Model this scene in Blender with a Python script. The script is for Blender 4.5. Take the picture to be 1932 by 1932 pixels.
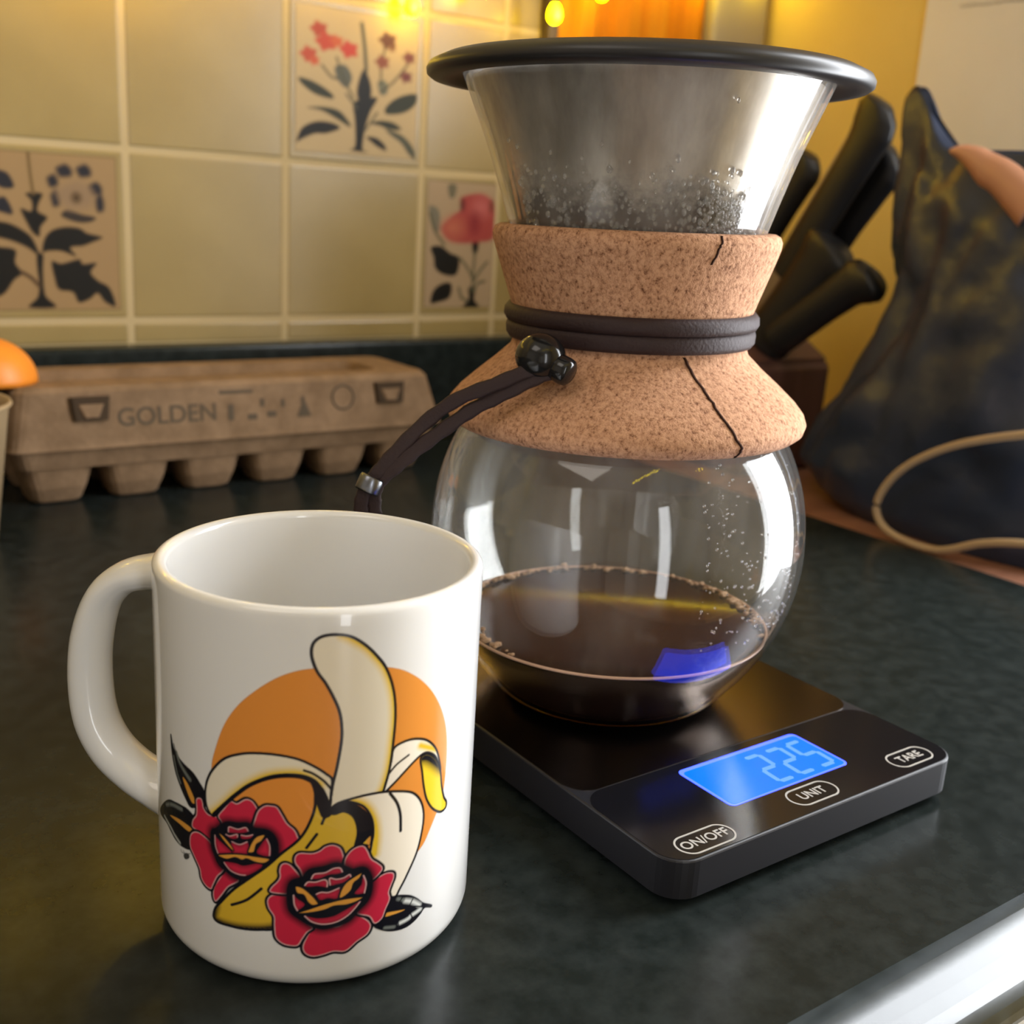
import bpy, bmesh, math, random
import numpy as np
from json import loads as json_loads
# lighting parameters
FRONTFILLP = 14
EXPO = 0.0
WINY = 0.06
WINP = 21
TOPFILLP = 6.5
FAIRY = 0.05
from mathutils import Vector, Matrix
random.seed(7); np.random.seed(7)
for _o in list(bpy.data.objects): bpy.data.objects.remove(_o)
SC = bpy.context.scene
COL = SC.collection
PI = math.pi
# world frame, metres: x along the tiled wall, y from the worktop's front edge towards that wall, z up, worktop top at z = 0
# ---------------------------------------------------------------- camera
cd = bpy.data.cameras.new('camera'); cam = bpy.data.objects.new('camera', cd); COL.objects.link(cam)
cam.matrix_world = Matrix(((0.8135, 0.1098, -0.5711, 0), (-0.5786, 0.2513, -0.7759, 0), (0.0583, 0.9616, 0.2680, 0.1871), (0, 0, 0, 1)))
cd.sensor_width = 36; cd.lens = 39.21; cd.clip_start = 0.01; cd.clip_end = 30
cd.dof.use_dof = True; cd.dof.focus_distance = 0.31; cd.dof.aperture_fstop = 15
SC.camera = cam
# ---------------------------------------------------------------- light and exposure
SC.view_settings.view_transform = 'Standard'; SC.view_settings.look = 'None'
SC.view_settings.gamma = 1; SC.view_settings.use_curve_mapping = False
SC.view_settings.exposure = EXPO
w = bpy.data.worlds.new('sky'); SC.world = w; w.use_nodes = True
w.node_tree.nodes['Background'].inputs[0].default_value = (0.55, 0.68, 0.9, 1)
w.node_tree.nodes['Background'].inputs[1].default_value = 0.25

def area(name, loc, rot, sx, sy, power, colr):
    l = bpy.data.lights.new(name, 'AREA'); l.shape = 'RECTANGLE'; l.size = sx; l.size_y = sy; l.energy = power; l.color = colr
    o = bpy.data.objects.new(name, l); COL.objects.link(o); o.location = loc; o.rotation_euler = rot
    return o
# daylight through the side window (in the plane of the right wall), then two added fill lights
area('window_daylight', (0.815, WINY, 0.365), (0, PI/2, 0), 1.10, 0.31, WINP, (0.93, 0.96, 1.0))
area('overhead_fill_light', (-0.95, -0.15, 1.46), (0, 0, 0), 0.9, 0.9, TOPFILLP, (1.0, 0.90, 0.80))  # unseen overhead fill, added to lift the shaded left of the mug
area('front_fill_light', (-0.32, -2.27, 0.20), (PI/2, 0, 0), 0.30, 2.1, FRONTFILLP, (0.95, 0.97, 1.0))  # unseen tall fill light behind the camera, added to brighten the mug's front
def point(name, loc, power, colr, r=0.004):
    l = bpy.data.lights.new(name, 'POINT'); l.energy = power; l.color = colr; l.shadow_soft_size = r
    o = bpy.data.objects.new(name, l); COL.objects.link(o); o.location = loc
    return o
# ---------------------------------------------------------------- materials
def mat(name, col=(0.5, 0.5, 0.5), rough=0.5, metal=0.0, spec=0.5, coat=0.0, emis=None, es=0.0, coatr=0.03):
    m = bpy.data.materials.new(name); m.use_nodes = True
    b = m.node_tree.nodes['Principled BSDF']
    b.inputs['Base Color'].default_value = (*col, 1); b.inputs['Roughness'].default_value = rough
    b.inputs['Metallic'].default_value = metal; b.inputs['Specular IOR Level'].default_value = spec
    b.inputs['Coat Weight'].default_value = coat; b.inputs['Coat Roughness'].default_value = coatr
    if emis: b.inputs['Emission Color'].default_value = (*emis, 1); b.inputs['Emission Strength'].default_value = es
    return m
def nd(m, t, **k):
    n = m.node_tree.nodes.new(t)
    for a, v in k.items():
        if a in n.inputs: n.inputs[a].default_value = v
        else: setattr(n, a, v)
    return n
def lk(m, a, b): m.node_tree.links.new(a, b)
def noisecol(m, scale, c1, c2, lo=0.35, hi=0.65, detail=6, stretch=None, rough=0.6, coords='Object'):
    b = m.node_tree.nodes['Principled BSDF']; tc = nd(m, 'ShaderNodeTexCoord'); n = nd(m, 'ShaderNodeTexNoise', Scale=scale, Detail=detail, Roughness=rough)
    if stretch:
        mp = nd(m, 'ShaderNodeMapping'); mp.inputs['Scale'].default_value = stretch; lk(m, tc.outputs[coords], mp.inputs[0]); lk(m, mp.outputs[0], n.inputs['Vector'])
    else: lk(m, tc.outputs[coords], n.inputs['Vector'])
    r = nd(m, 'ShaderNodeValToRGB'); r.color_ramp.elements[0].position = lo; r.color_ramp.elements[1].position = hi
    r.color_ramp.elements[0].color = (*c1, 1); r.color_ramp.elements[1].color = (*c2, 1)
    lk(m, n.outputs['Fac'], r.inputs[0]); lk(m, r.outputs[0], b.inputs['Base Color'])
    return n, r
def bump(m, scale, strength, dist=0.001, detail=4, src=None, stretch=None):
    b = m.node_tree.nodes['Principled BSDF']; bp = nd(m, 'ShaderNodeBump', Strength=strength, Distance=dist)
    if src is None:
        tc = nd(m, 'ShaderNodeTexCoord'); n = nd(m, 'ShaderNodeTexNoise', Scale=scale, Detail=detail)
        if stretch:
            mp = nd(m, 'ShaderNodeMapping'); mp.inputs['Scale'].default_value = stretch; lk(m, tc.outputs['Object'], mp.inputs[0]); lk(m, mp.outputs[0], n.inputs['Vector'])
        else: lk(m, tc.outputs['Object'], n.inputs['Vector'])
        src = n.outputs['Fac']
    lk(m, src, bp.inputs['Height']); lk(m, bp.outputs[0], b.inputs['Normal'])
    return bp
def s2l(c): return tuple((x/255/12.92 if x/255 <= 0.04045 else ((x/255+0.055)/1.055)**2.4) for x in c)

M = {}
m = M['worktop'] = mat('green_black_laminate', rough=0.24, spec=0.17)
n, r = noisecol(m, 110, (0.010, 0.0135, 0.0125), (0.0195, 0.0245, 0.0235), 0.38, 0.66, 5)
bump(m, 420, 0.06, 0.0004)
m = M['ceramic'] = mat('white_glazed_ceramic', (0.82, 0.815, 0.80), 0.22, spec=0.5, coat=0.7)
m = M['tile'] = mat('cream_glazed_tile', rough=0.30, spec=0.5)
noisecol(m, 9, (0.275, 0.195, 0.068), (0.345, 0.250, 0.095), 0.3, 0.7, 4); bump(m, 24, 0.10, 0.003, 2)
M['grout'] = mat('pale_grout', (0.50, 0.38, 0.20), 0.8, spec=0.2)
m = M['yellow_paint'] = mat('warm_yellow_wall_paint', rough=0.75, spec=0.2); noisecol(m, 6, (0.78, 0.58, 0.17), (0.84, 0.64, 0.21))
M['room_paint'] = mat('warm_white_room_paint', (0.70, 0.67, 0.62), 0.8, spec=0.2)
M['white_gloss'] = mat('white_cupboard_gloss', (0.75, 0.74, 0.70), 0.35)
m = M['cork'] = mat('pressed_cork', rough=0.85, spec=0.15)
n, r = noisecol(m, 640, (0.15, 0.06, 0.03), (0.62, 0.35, 0.21), 0.30, 0.60, 3, stretch=(1, 1, 0.8), rough=0.8)
e = r.color_ramp.elements.new(0.44); e.color = (0.45, 0.235, 0.135, 1)
bump(m, 0, 0.5, 0.0010, src=n.outputs['Fac'])
M['cork_crack'] = mat('dark_cork_joint', (0.035, 0.014, 0.008), 0.9, spec=0.1)
def thin_glass(name, tint=(0.97, 0.97, 0.96), k=1.0, film=0.0):
    m = bpy.data.materials.new(name); m.use_nodes = True; nt = m.node_tree; nt.nodes.remove(nt.nodes['Principled BSDF'])
    out = nt.nodes['Material Output']; tr = nd(m, 'ShaderNodeBsdfTransparent'); tr.inputs[0].default_value = (*tint, 1)
    gl = nd(m, 'ShaderNodeBsdfGlossy'); gl.inputs['Roughness'].default_value = 0.015; gl.inputs[0].default_value = (1, 1, 1, 1)
    lw = nd(m, 'ShaderNodeLayerWeight'); pw = nd(m, 'ShaderNodeMath', operation='POWER'); pw.inputs[1].default_value = 5; fr = nd(m, 'ShaderNodeMath', operation='MULTIPLY_ADD'); fr.inputs[1].default_value = 0.93; fr.inputs[2].default_value = 0.035
    lk(m, lw.outputs['Facing'], pw.inputs[0]); lk(m, pw.outputs[0], fr.inputs[0]); mx = nd(m, 'ShaderNodeMixShader'); mu = nd(m, 'ShaderNodeMath', operation='MULTIPLY'); mu.inputs[1].default_value = k
    lk(m, fr.outputs[0], mu.inputs[0]); lk(m, mu.outputs[0], mx.inputs[0]); lk(m, tr.outputs[0], mx.inputs[1]); lk(m, gl.outputs[0], mx.inputs[2]); lk(m, mx.outputs[0], out.inputs[0])
    if film:   # condensation mist: a faint scattering film, patchy
        df = nd(m, 'ShaderNodeBsdfTranslucent'); df.inputs[0].default_value = (0.85, 0.82, 0.78, 1); dg = nd(m, 'ShaderNodeBsdfDiffuse'); dg.inputs[0].default_value = (0.85, 0.82, 0.78, 1)
        ad = nd(m, 'ShaderNodeMixShader'); ad.inputs[0].default_value = 0.5; lk(m, df.outputs[0], ad.inputs[1]); lk(m, dg.outputs[0], ad.inputs[2])
        tc = nd(m, 'ShaderNodeTexCoord'); mp_ = nd(m, 'ShaderNodeMapping'); mp_.inputs['Scale'].default_value = (1, 1, 0.25); lk(m, tc.outputs['Object'], mp_.inputs[0])
        nz = nd(m, 'ShaderNodeTexNoise', Scale=55, Detail=7, Roughness=0.65); lk(m, mp_.outputs[0], nz.inputs['Vector'])
        mr = nd(m, 'ShaderNodeMapRange'); mr.inputs[1].default_value = 0.35; mr.inputs[2].default_value = 0.70; mr.inputs[3].default_value = film*0.35; mr.inputs[4].default_value = film*1.8; lk(m, nz.outputs['Fac'], mr.inputs[0])
        sz = nd(m, 'ShaderNodeSeparateXYZ'); lk(m, tc.outputs['Object'], sz.inputs[0]); cr = nd(m, 'ShaderNodeFloatCurve')   # none below the coffee line, extra thick on the steamed-up cone to brighten its steel
        zm = nd(m, 'ShaderNodeMath', operation='MULTIPLY'); zm.inputs[1].default_value = 5.0; lk(m, sz.outputs[2], zm.inputs[0]); lk(m, zm.outputs[0], cr.inputs['Value'])
        cv = cr.mapping.curves[0]
        for p_, v_ in ((0.128, 0.0), (0.17, 0.09), (0.5, 0.20), (0.75, 0.42), (0.86, 0.8)): cv.points.new(p_, v_)
        cv.points[0].location = (0, 0); cv.points[-1].location = (1, 0.8); cr.mapping.update()
        fm = nd(m, 'ShaderNodeMath', operation='MULTIPLY'); lk(m, cr.outputs[0], fm.inputs[0]); lk(m, mr.outputs[0], fm.inputs[1])
        m2 = nd(m, 'ShaderNodeMixShader'); lk(m, fm.outputs[0], m2.inputs[0]); lk(m, mx.outputs[0], m2.inputs[1]); lk(m, ad.outputs[0], m2.inputs[2]); lk(m, m2.outputs[0], out.inputs[0])
    return m
M['glass'] = thin_glass('clear_borosilicate_glass', film=0.19)
m = M['steel'] = mat('brushed_steel_mesh', (0.52, 0.49, 0.45), 0.30, metal=1.0)
n, r = noisecol(m, 30, (0.42, 0.37, 0.32), (0.86, 0.82, 0.77), 0.32, 0.62, 6, stretch=(1.9, 1.9, 0.16)); bump(m, 160, 0.12, 0.0006, 3, stretch=(1.5, 1.5, 0.25))
b_ = m.node_tree.nodes['Principled BSDF']   # brown residue of wet grounds low on the cone
tc = nd(m, 'ShaderNodeTexCoord'); sp = nd(m, 'ShaderNodeSeparateXYZ'); lk(m, tc.outputs['Object'], sp.inputs[0])
nn_ = nd(m, 'ShaderNodeTexNoise', Scale=150, Detail=6, Roughness=0.7); lk(m, tc.outputs['Object'], nn_.inputs['Vector'])
ma = nd(m, 'ShaderNodeMath', operation='MULTIPLY_ADD'); ma.inputs[1].default_value = 0.030; lk(m, nn_.outputs['Fac'], ma.inputs[0]); lk(m, sp.outputs[2], ma.inputs[2])
mr = nd(m, 'ShaderNodeMapRange'); mr.inputs[1].default_value = 0.1855; mr.inputs[2].default_value = 0.1965; mr.inputs[3].default_value = 1; mr.inputs[4].default_value = 0; lk(m, ma.outputs[0], mr.inputs[0])
mxc = nd(m, 'ShaderNodeMix', data_type='RGBA'); lk(m, mr.outputs[0], mxc.inputs[0]); lk(m, r.outputs[0], mxc.inputs[6]); mxc.inputs[7].default_value = (0.040, 0.020, 0.013, 1); lk(m, mxc.outputs[2], b_.inputs['Base Color'])
iv = nd(m, 'ShaderNodeMath', operation='SUBTRACT'); iv.inputs[0].default_value = 1; lk(m, mr.outputs[0], iv.inputs[1]); lk(m, iv.outputs[0], b_.inputs['Metallic'])
m = M['grounds'] = mat('wet_coffee_grounds', rough=0.35, spec=0.5); noisecol(m, 260, (0.010, 0.004, 0.002), (0.075, 0.040, 0.026), 0.35, 0.7); bump(m, 420, 1.0, 0.0015)
M['coffee'] = mat('black_coffee', (0.012, 0.005, 0.003), 0.12, spec=0.13)
M['meniscus_glint'] = mat('painted_meniscus_glint', (0.50, 0.30, 0.20), 0.35)
M['crema'] = mat('tan_coffee_foam', (0.36, 0.21, 0.11), 0.5)
M['drop'] = mat('clear_water_drop', (0.95, 0.95, 0.95), 0.03, spec=1.0); M['drop'].node_tree.nodes['Principled BSDF'].inputs['Transmission Weight'].default_value = 0.9
M['rubber'] = mat('black_silicone', (0.022, 0.021, 0.022), 0.38, spec=0.5)
m = M['leather'] = mat('dark_brown_suede_cord', (0.030, 0.016, 0.017), 0.65, spec=0.35); bump(m, 900, 0.5, 0.0005)
M['black_plastic'] = mat('glossy_black_plastic', (0.010, 0.010, 0.011), 0.16, spec=0.5)
M['clasp'] = mat('dark_chrome_clasp', (0.20, 0.21, 0.24), 0.28, metal=1.0)
m = M['scale_glass'] = mat('black_glass_panel', (0.006, 0.006, 0.008), 0.16, spec=0.5)
m = M['scale_plate'] = mat('dark_mirror_steel_plate', (0.20, 0.165, 0.145), 0.20, metal=1.0); bump(m, 60, 0.03, 0.0005)
M['scale_body'] = mat('black_moulded_plastic', (0.009, 0.009, 0.013), 0.45)
M['ink_white'] = mat('pale_grey_panel_ink', (0.44, 0.42, 0.39), 0.5)
M['lcd'] = mat('blue_lcd_backlight', (0.0, 0.02, 0.05), 0.2, emis=(0.0008, 0.044, 1.0), es=5)
M['lcd_rim'] = mat('pale_blue_lcd_rim', (0.05, 0.08, 0.3), 0.2, emis=(0.030, 0.055, 1.0), es=5)
M['lcd_digit'] = mat('pale_lcd_digit', (0.05, 0.08, 0.3), 0.3, emis=(0.022, 0.075, 1.0), es=5)
m = M['pulp'] = mat('moulded_paper_pulp', rough=0.92, spec=0.1); noisecol(m, 60, (0.185, 0.115, 0.064), (0.26, 0.165, 0.095)); bump(m, 300, 0.5, 0.0008)
M['pulp_shade'] = mat('pulp_recess_shade', (0.06, 0.040, 0.025), 0.95, spec=0.05)  # darker copy of the pulp colour, painting shade into dimples and notches
M['print_ink'] = mat('dark_brown_print_ink', (0.10, 0.075, 0.05), 0.9, spec=0.1)
m = M['bag'] = mat('black_bin_bag_film', (0.026, 0.036, 0.066), 0.33, spec=0.5); bump(m, 26, 0.35, 0.006, 3)
M['copper'] = mat('copper_foil_label', (0.60, 0.30, 0.19), 0.45, metal=0.0)
m = M['cordmat'] = mat('beige_twine', (0.50, 0.36, 0.22), 0.8, spec=0.1); bump(m, 900, 0.6, 0.0006)
m = M['block_wood'] = mat('dark_red_brown_wood', rough=0.5); noisecol(m, 12, (0.085, 0.036, 0.028), (0.15, 0.070, 0.055), stretch=(4, 4, 0.5))
m = M['shelf_wood'] = mat('reddish_brown_wood', rough=0.55); noisecol(m, 16, (0.20, 0.085, 0.050), (0.30, 0.14, 0.085), stretch=(0.5, 5, 5))
M['handle'] = mat('matte_black_knife_handle', (0.011, 0.011, 0.013), 0.42)
M['blade'] = mat('knife_steel', (0.5, 0.42, 0.36), 0.3, metal=1.0)
m = M['orange_skin'] = mat('orange_peel', (0.80, 0.25, 0.02), 0.45); bump(m, 260, 0.3, 0.0008)
m = M['orange_panel'] = mat('orange_fabric', (0.90, 0.36, 0.015), 0.8, spec=0.1); noisecol(m, 3, (0.62, 0.19, 0.006), (0.66, 0.27, 0.012), stretch=(9, 9, 0.2))
M['beige_cup'] = mat('kraft_paper_cup', (0.34, 0.24, 0.13), 0.8, spec=0.15)
M['trim_grey'] = mat('grey_beige_trim_paint', (0.36, 0.32, 0.25), 0.6)
M['trim_dark'] = mat('dark_brown_trim', (0.07, 0.045, 0.025), 0.5)
m = M['paper'] = mat('white_paper_sheet', rough=0.8, spec=0.15); noisecol(m, 5, (0.82, 0.78, 0.72), (0.88, 0.85, 0.80))
M['bulb'] = mat('yellow_fairy_bulb', (1, 0.8, 0.1), 0.3, emis=(1.0, 0.72, 0.0), es=22)
M['filament'] = mat('hot_white_filament', (1, 1, 1), 0.3, emis=(1.0, 0.9, 0.45), es=60)
M['wire'] = mat('thin_green_wire', (0.03, 0.04, 0.02), 0.5)
m = M['floor'] = mat('brown_floor_boards', rough=0.5); noisecol(m, 5, (0.14, 0.09, 0.06), (0.22, 0.15, 0.10), stretch=(1, 8, 1))
M['glass_pane'] = thin_glass('window_pane_glass')
def vcol_mat(name, rough, coat=0.0, alpha=True, spec=0.5):
    m = mat(name, rough=rough, coat=coat, spec=spec); b = m.node_tree.nodes['Principled BSDF']
    a = nd(m, 'ShaderNodeVertexColor', layer_name='ink'); lk(m, a.outputs['Color'], b.inputs['Base Color'])
    if alpha: lk(m, a.outputs['Alpha'], b.inputs['Alpha'])
    return m
M['mug_print'] = vcol_mat('mug_transfer_print', 0.22, 0.7)
M['tile_print'] = vcol_mat('tile_transfer_print', 0.45, spec=0.2)
# ---------------------------------------------------------------- helpers
def link(name, me, m=None, parent=None):
    o = bpy.data.objects.new(name, me); COL.objects.link(o)
    if m is not None and not me.materials: me.materials.append(M[m] if isinstance(m, str) else m)
    if parent is not None: o.parent = parent
    return o
def tag(o, label, cat, group=None):
    o['label'] = label; o['category'] = cat
    if group: o['group'] = group
    return o
def thing(name, label, cat, loc=(0, 0, 0), rz=0, group=None):
    o = bpy.data.objects.new(name, None); COL.objects.link(o); o.location = loc; o.rotation_euler = (0, 0, rz); o.empty_display_size = 0.01
    return tag(o, label, cat, group)
def mesh(name, verts, faces, smooth=True):
    me = bpy.data.meshes.new(name); me.from_pydata([tuple(v) for v in verts], [], [tuple(f) for f in faces]); me.update()
    if smooth: me.polygons.foreach_set('use_smooth', [True]*len(me.polygons))
    return me
def bmfix(me):
    bm = bmesh.new(); bm.from_mesh(me); bmesh.ops.recalc_face_normals(bm, faces=bm.faces); bm.to_mesh(me); bm.free(); return me
def lathe(name, prof, m, parent=None, n=96, close=False, loc=(0, 0, 0)):
    V = []; F = []
    k = len(prof)
    for i in range(n):
        a = 2*PI*i/n
        for r, z in prof: V.append((loc[0]+r*math.cos(a), loc[1]+r*math.sin(a), loc[2]+z))
    for i in range(n):
        j = (i+1) % n
        for q in range(k if close else k-1):
            q2 = (q+1) % k
            F.append((i*k+q, j*k+q, j*k+q2, i*k+q2))
    me = mesh(name, V, F); bm = bmesh.new(); bm.from_mesh(me); bmesh.ops.remove_doubles(bm, verts=bm.verts, dist=1e-6)
    bmesh.ops.recalc_face_normals(bm, faces=bm.faces); bm.to_mesh(me); bm.free()
    me.polygons.foreach_set('use_smooth', [True]*len(me.polygons))
    return link(name, me, m, parent)
def boxmesh(name, x0, x1, y0, y1, z0, z1, bev=0.0, seg=2):
    bm = bmesh.new(); bmesh.ops.create_cube(bm, size=1)
    for v in bm.verts: v.co = Vector(((x0+x1)/2+v.co.x*(x1-x0), (y0+y1)/2+v.co.y*(y1-y0), (z0+z1)/2+v.co.z*(z1-z0)))
    if bev: bmesh.ops.bevel(bm, geom=list(bm.edges), offset=bev, segments=seg, profile=0.6, affect='EDGES')
    me = bpy.data.meshes.new(name); bm.to_mesh(me); bm.free(); return me
def box(name, x0, x1, y0, y1, z0, z1, m, parent=None, bev=0.0, seg=2):
    return link(name, boxmesh(name, x0, x1, y0, y1, z0, z1, bev, seg), m, parent)
def catmull(P, n=8, closed=False):
    P = [Vector(p) for p in P]; out = []; N = len(P)
    rng = range(N) if closed else range(N-1)
    for i in rng:
        a, b, c_, d = (P[(i-1) % N], P[i], P[(i+1) % N], P[(i+2) % N]) if closed else (P[max(i-1, 0)], P[i], P[i+1], P[min(i+2, N-1)])
        for k in range(n):
            t = k/n; out.append(0.5*((2*b)+(-a+c_)*t+(2*a-5*b+4*c_-d)*t*t+(-a+3*b-3*c_+d)*t*t*t))
    if not closed: out.append(P[-1])
    return out
def sweep(name, path, rad, m, parent=None, n=12, up=(0, 0, 1), cap=True, closed=False, power=2.0):
    """tube along path; rad = list or value of (a, b) half widths: a along the side vector, b along the normal"""
    path = [Vector(p) for p in path]; N = len(path); V = []; F = []; prev = None
    for i, p in enumerate(path):
        t = (path[(i+1) % N]-path[i-1]) if closed else (path[min(i+1, N-1)]-path[max(i-1, 0)])
        t.normalize()
        u = Vector(up) if prev is None or not cap == 'rmf' else prev
        s = t.cross(u)
        if s.length < 1e-6: s = t.cross(Vector((1, 0.1, 0)))
        s.normalize(); nn = s.cross(t); nn.normalize(); prev = nn
        r = rad[i] if isinstance(rad, list) else rad
        ra, rb = r if isinstance(r, tuple) else (r, r)
        for k in range(n):
            a = 2*PI*k/n; ca, sa = math.cos(a), math.sin(a)
            ca = math.copysign(abs(ca)**(2/power), ca); sa = math.copysign(abs(sa)**(2/power), sa)
            V.append(p+s*(ra*ca)+nn*(rb*sa))
    for i in range(N if closed else N-1):
        j = (i+1) % N
        for k in range(n):
            k2 = (k+1) % n; F.append((i*n+k, i*n+k2, j*n+k2, j*n+k))
    if not closed: F.append(tuple(range(n-1, -1, -1))); F.append(tuple((N-1)*n+k for k in range(n)))
    me = bmfix(mesh(name, V, F)); return link(name, me, m, parent)
def sphere(name, c, r, m, parent=None, seg=24, sc=(1, 1, 1)):
    bm = bmesh.new(); bmesh.ops.create_uvsphere(bm, u_segments=seg, v_segments=seg//2, radius=1)
    for v in bm.verts: v.co = Vector((c[0]+v.co.x*r*sc[0], c[1]+v.co.y*r*sc[1], c[2]+v.co.z*r*sc[2]))
    for f in bm.faces: f.smooth = True
    me = bpy.data.meshes.new(name); bm.to_mesh(me); bm.free(); return link(name, me, m, parent)
def text(name, s, size, mw, m, parent=None, ext=0.00008, sx=1.0, off=0.0):
    cu = bpy.data.curves.new(name, 'FONT'); cu.body = s; cu.size = size; cu.extrude = ext; cu.align_x = 'CENTER'; cu.align_y = 'CENTER'; cu.offset = off
    t = bpy.data.objects.new(name+'_curve', cu); COL.objects.link(t)
    dg = bpy.context.evaluated_depsgraph_get(); me = bpy.data.meshes.new_from_object(t.evaluated_get(dg)); bpy.data.objects.remove(t)
    me.transform(Matrix(mw) @ Matrix.Diagonal((sx, 1, 1, 1))); me.materials.clear()
    return link(name, me, m, parent)
# raster of flat printed artwork, evaluated at grid vertices: signed distances give clean edges and soft shading
def smooth_poly(p, n=6, closed=True):
    return np.array([[v.x, v.y] for v in catmull([(q[0], q[1], 0) for q in p], n, closed)])
def pdist(X, Y, P, closed):
    Q = np.roll(P, -1, 0) if closed else P[1:]; A = P if closed else P[:-1]
    d = np.full(X.shape, 1e9); ins = np.zeros(X.shape, bool)
    for (ax, ay), (bx, by) in zip(A, Q):
        ex, ey = bx-ax, by-ay; L = ex*ex+ey*ey+1e-12
        t = np.clip(((X-ax)*ex+(Y-ay)*ey)/L, 0, 1); d = np.minimum(d, (X-ax-t*ex)**2+(Y-ay-t*ey)**2)
        if closed:
            cnd = (ay > Y) != (by > Y)
            if abs(by-ay) > 1e-12: ins ^= cnd & (X < (bx-ax)*(Y-ay)/(by-ay)+ax)
    d = np.sqrt(d)
    return np.where(ins, -d, d) if closed else d
class Ink:
    def __init__(s, x0, x1, y0, y1, h):
        s.xs = np.arange(x0, x1, h); s.ys = np.arange(y0, y1, h); s.X, s.Y = np.meshgrid(s.xs, s.ys); s.h = h
        s.rgb = np.zeros(s.X.shape+(3,)); s.a = np.zeros(s.X.shape)
    def win(s, P, mg):
        i0 = max(0, int((P[:, 0].min()-mg-s.xs[0])/s.h)); i1 = min(len(s.xs), int((P[:, 0].max()+mg-s.xs[0])/s.h)+2)
        j0 = max(0, int((P[:, 1].min()-mg-s.ys[0])/s.h)); j1 = min(len(s.ys), int((P[:, 1].max()+mg-s.ys[0])/s.h)+2)
        return slice(j0, j1), slice(i0, i1)
    def put(s, w, cov, col):
        cov = cov*1.0; a = s.a[w]; na = cov+a*(1-cov)
        c = np.array(col); s.rgb[w] = np.where(na[..., None] > 1e-6, (c*cov[..., None]+s.rgb[w]*(a*(1-cov))[..., None])/np.maximum(na, 1e-6)[..., None], s.rgb[w]); s.a[w] = na
    def cover(s, sd, soft): return np.clip(0.5-sd/max(soft, s.h), 0, 1)
def ink_mesh(name, K, fn, m, parent):
    keepv = K.a > 0.004
    q = keepv[:-1, :-1] | keepv[1:, :-1] | keepv[:-1, 1:] | keepv[1:, 1:]
    used = np.zeros(K.a.shape, bool); used[:-1, :-1] |= q; used[1:, :-1] |= q; used[:-1, 1:] |= q; used[1:, 1:] |= q
    idx = np.full(K.a.shape, -1); idx[used] = np.arange(used.sum())
    V = fn(K.X[used], K.Y[used])
    F = np.stack([idx[:-1, :-1][q], idx[:-1, 1:][q], idx[1:, 1:][q], idx[1:, :-1][q]], 1)
    me = bpy.data.meshes.new(name); me.vertices.add(len(V)); me.vertices.foreach_set('co', V.ravel())
    me.loops.add(F.size); me.loops.foreach_set('vertex_index', F.ravel().astype(np.int32))
    me.polygons.add(len(F)); me.polygons.foreach_set('loop_start', np.arange(0, F.size, 4, dtype=np.int32))
    me.update(calc_edges=True); me.polygons.foreach_set('use_smooth', [True]*len(F))
    at = me.color_attributes.new('ink', 'FLOAT_COLOR', 'POINT')
    rgb = K.rgb[used]; al = K.a[used]; at.data.foreach_set('color', np.concatenate([rgb, al[:, None]], 1).ravel().astype(np.float32))
    return link(name, me, m, parent)
# ================================================================ setting
def struct(name, me_or_obj, m=None):
    o = me_or_obj if isinstance(me_or_obj, bpy.types.Object) else link(name, me_or_obj, m)
    o['kind'] = 'structure'; return o
UR = 0.81; VB = 0.77; UL = -2.2; VF = -2.3; ZF = -0.90; ZC = 1.5
struct('floor', boxmesh('floor', UL, 2.2, VF, 0.9, ZF-0.05, ZF), 'floor')
struct('ceiling', boxmesh('ceiling', UL, 2.2, VF, 0.9, ZC, ZC+0.05), 'room_paint')
struct('wall_left', boxmesh('wall_left', UL-0.05, UL, VF, 0.9, ZF, ZC), 'room_paint')
struct('wall_front', boxmesh('wall_front', UL, 2.2, VF-0.05, VF, ZF, ZC), 'room_paint')
# right wall with its window opening
wr = thing('wall_right', 'x', 'x'); del wr['label']; del wr['category']; wr['kind'] = 'structure'
WY0, WY1, WZ0, WZ1 = WINY-0.16, WINY+0.16, -0.20, 0.93
for a in ((WY1, VB+0.12, ZF, ZC), (VF, WY0, ZF, ZC), (WY0, WY1, ZF, WZ0), (WY0, WY1, WZ1, ZC)):
    box('plaster', UR, UR+0.06, a[0], a[1], a[2], a[3], 'yellow_paint', wr)
wn = thing('window_1', 'x', 'x'); del wn['label']; del wn['category']; wn['kind'] = 'structure'
for a in ((WY0-0.03, WY0+0.01, WZ0-0.03, WZ1+0.03), (WY1-0.01, WY1+0.03, WZ0-0.03, WZ1+0.03), (WY0, WY1, WZ0-0.03, WZ0+0.01), (WY0, WY1, WZ1-0.01, WZ1+0.03), (WY0, WY1, 0.60, 0.63)):
    box('window_frame', UR-0.018, UR+0.001, a[0], a[1], a[2], a[3], 'white_gloss', wn, 0.003)
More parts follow.
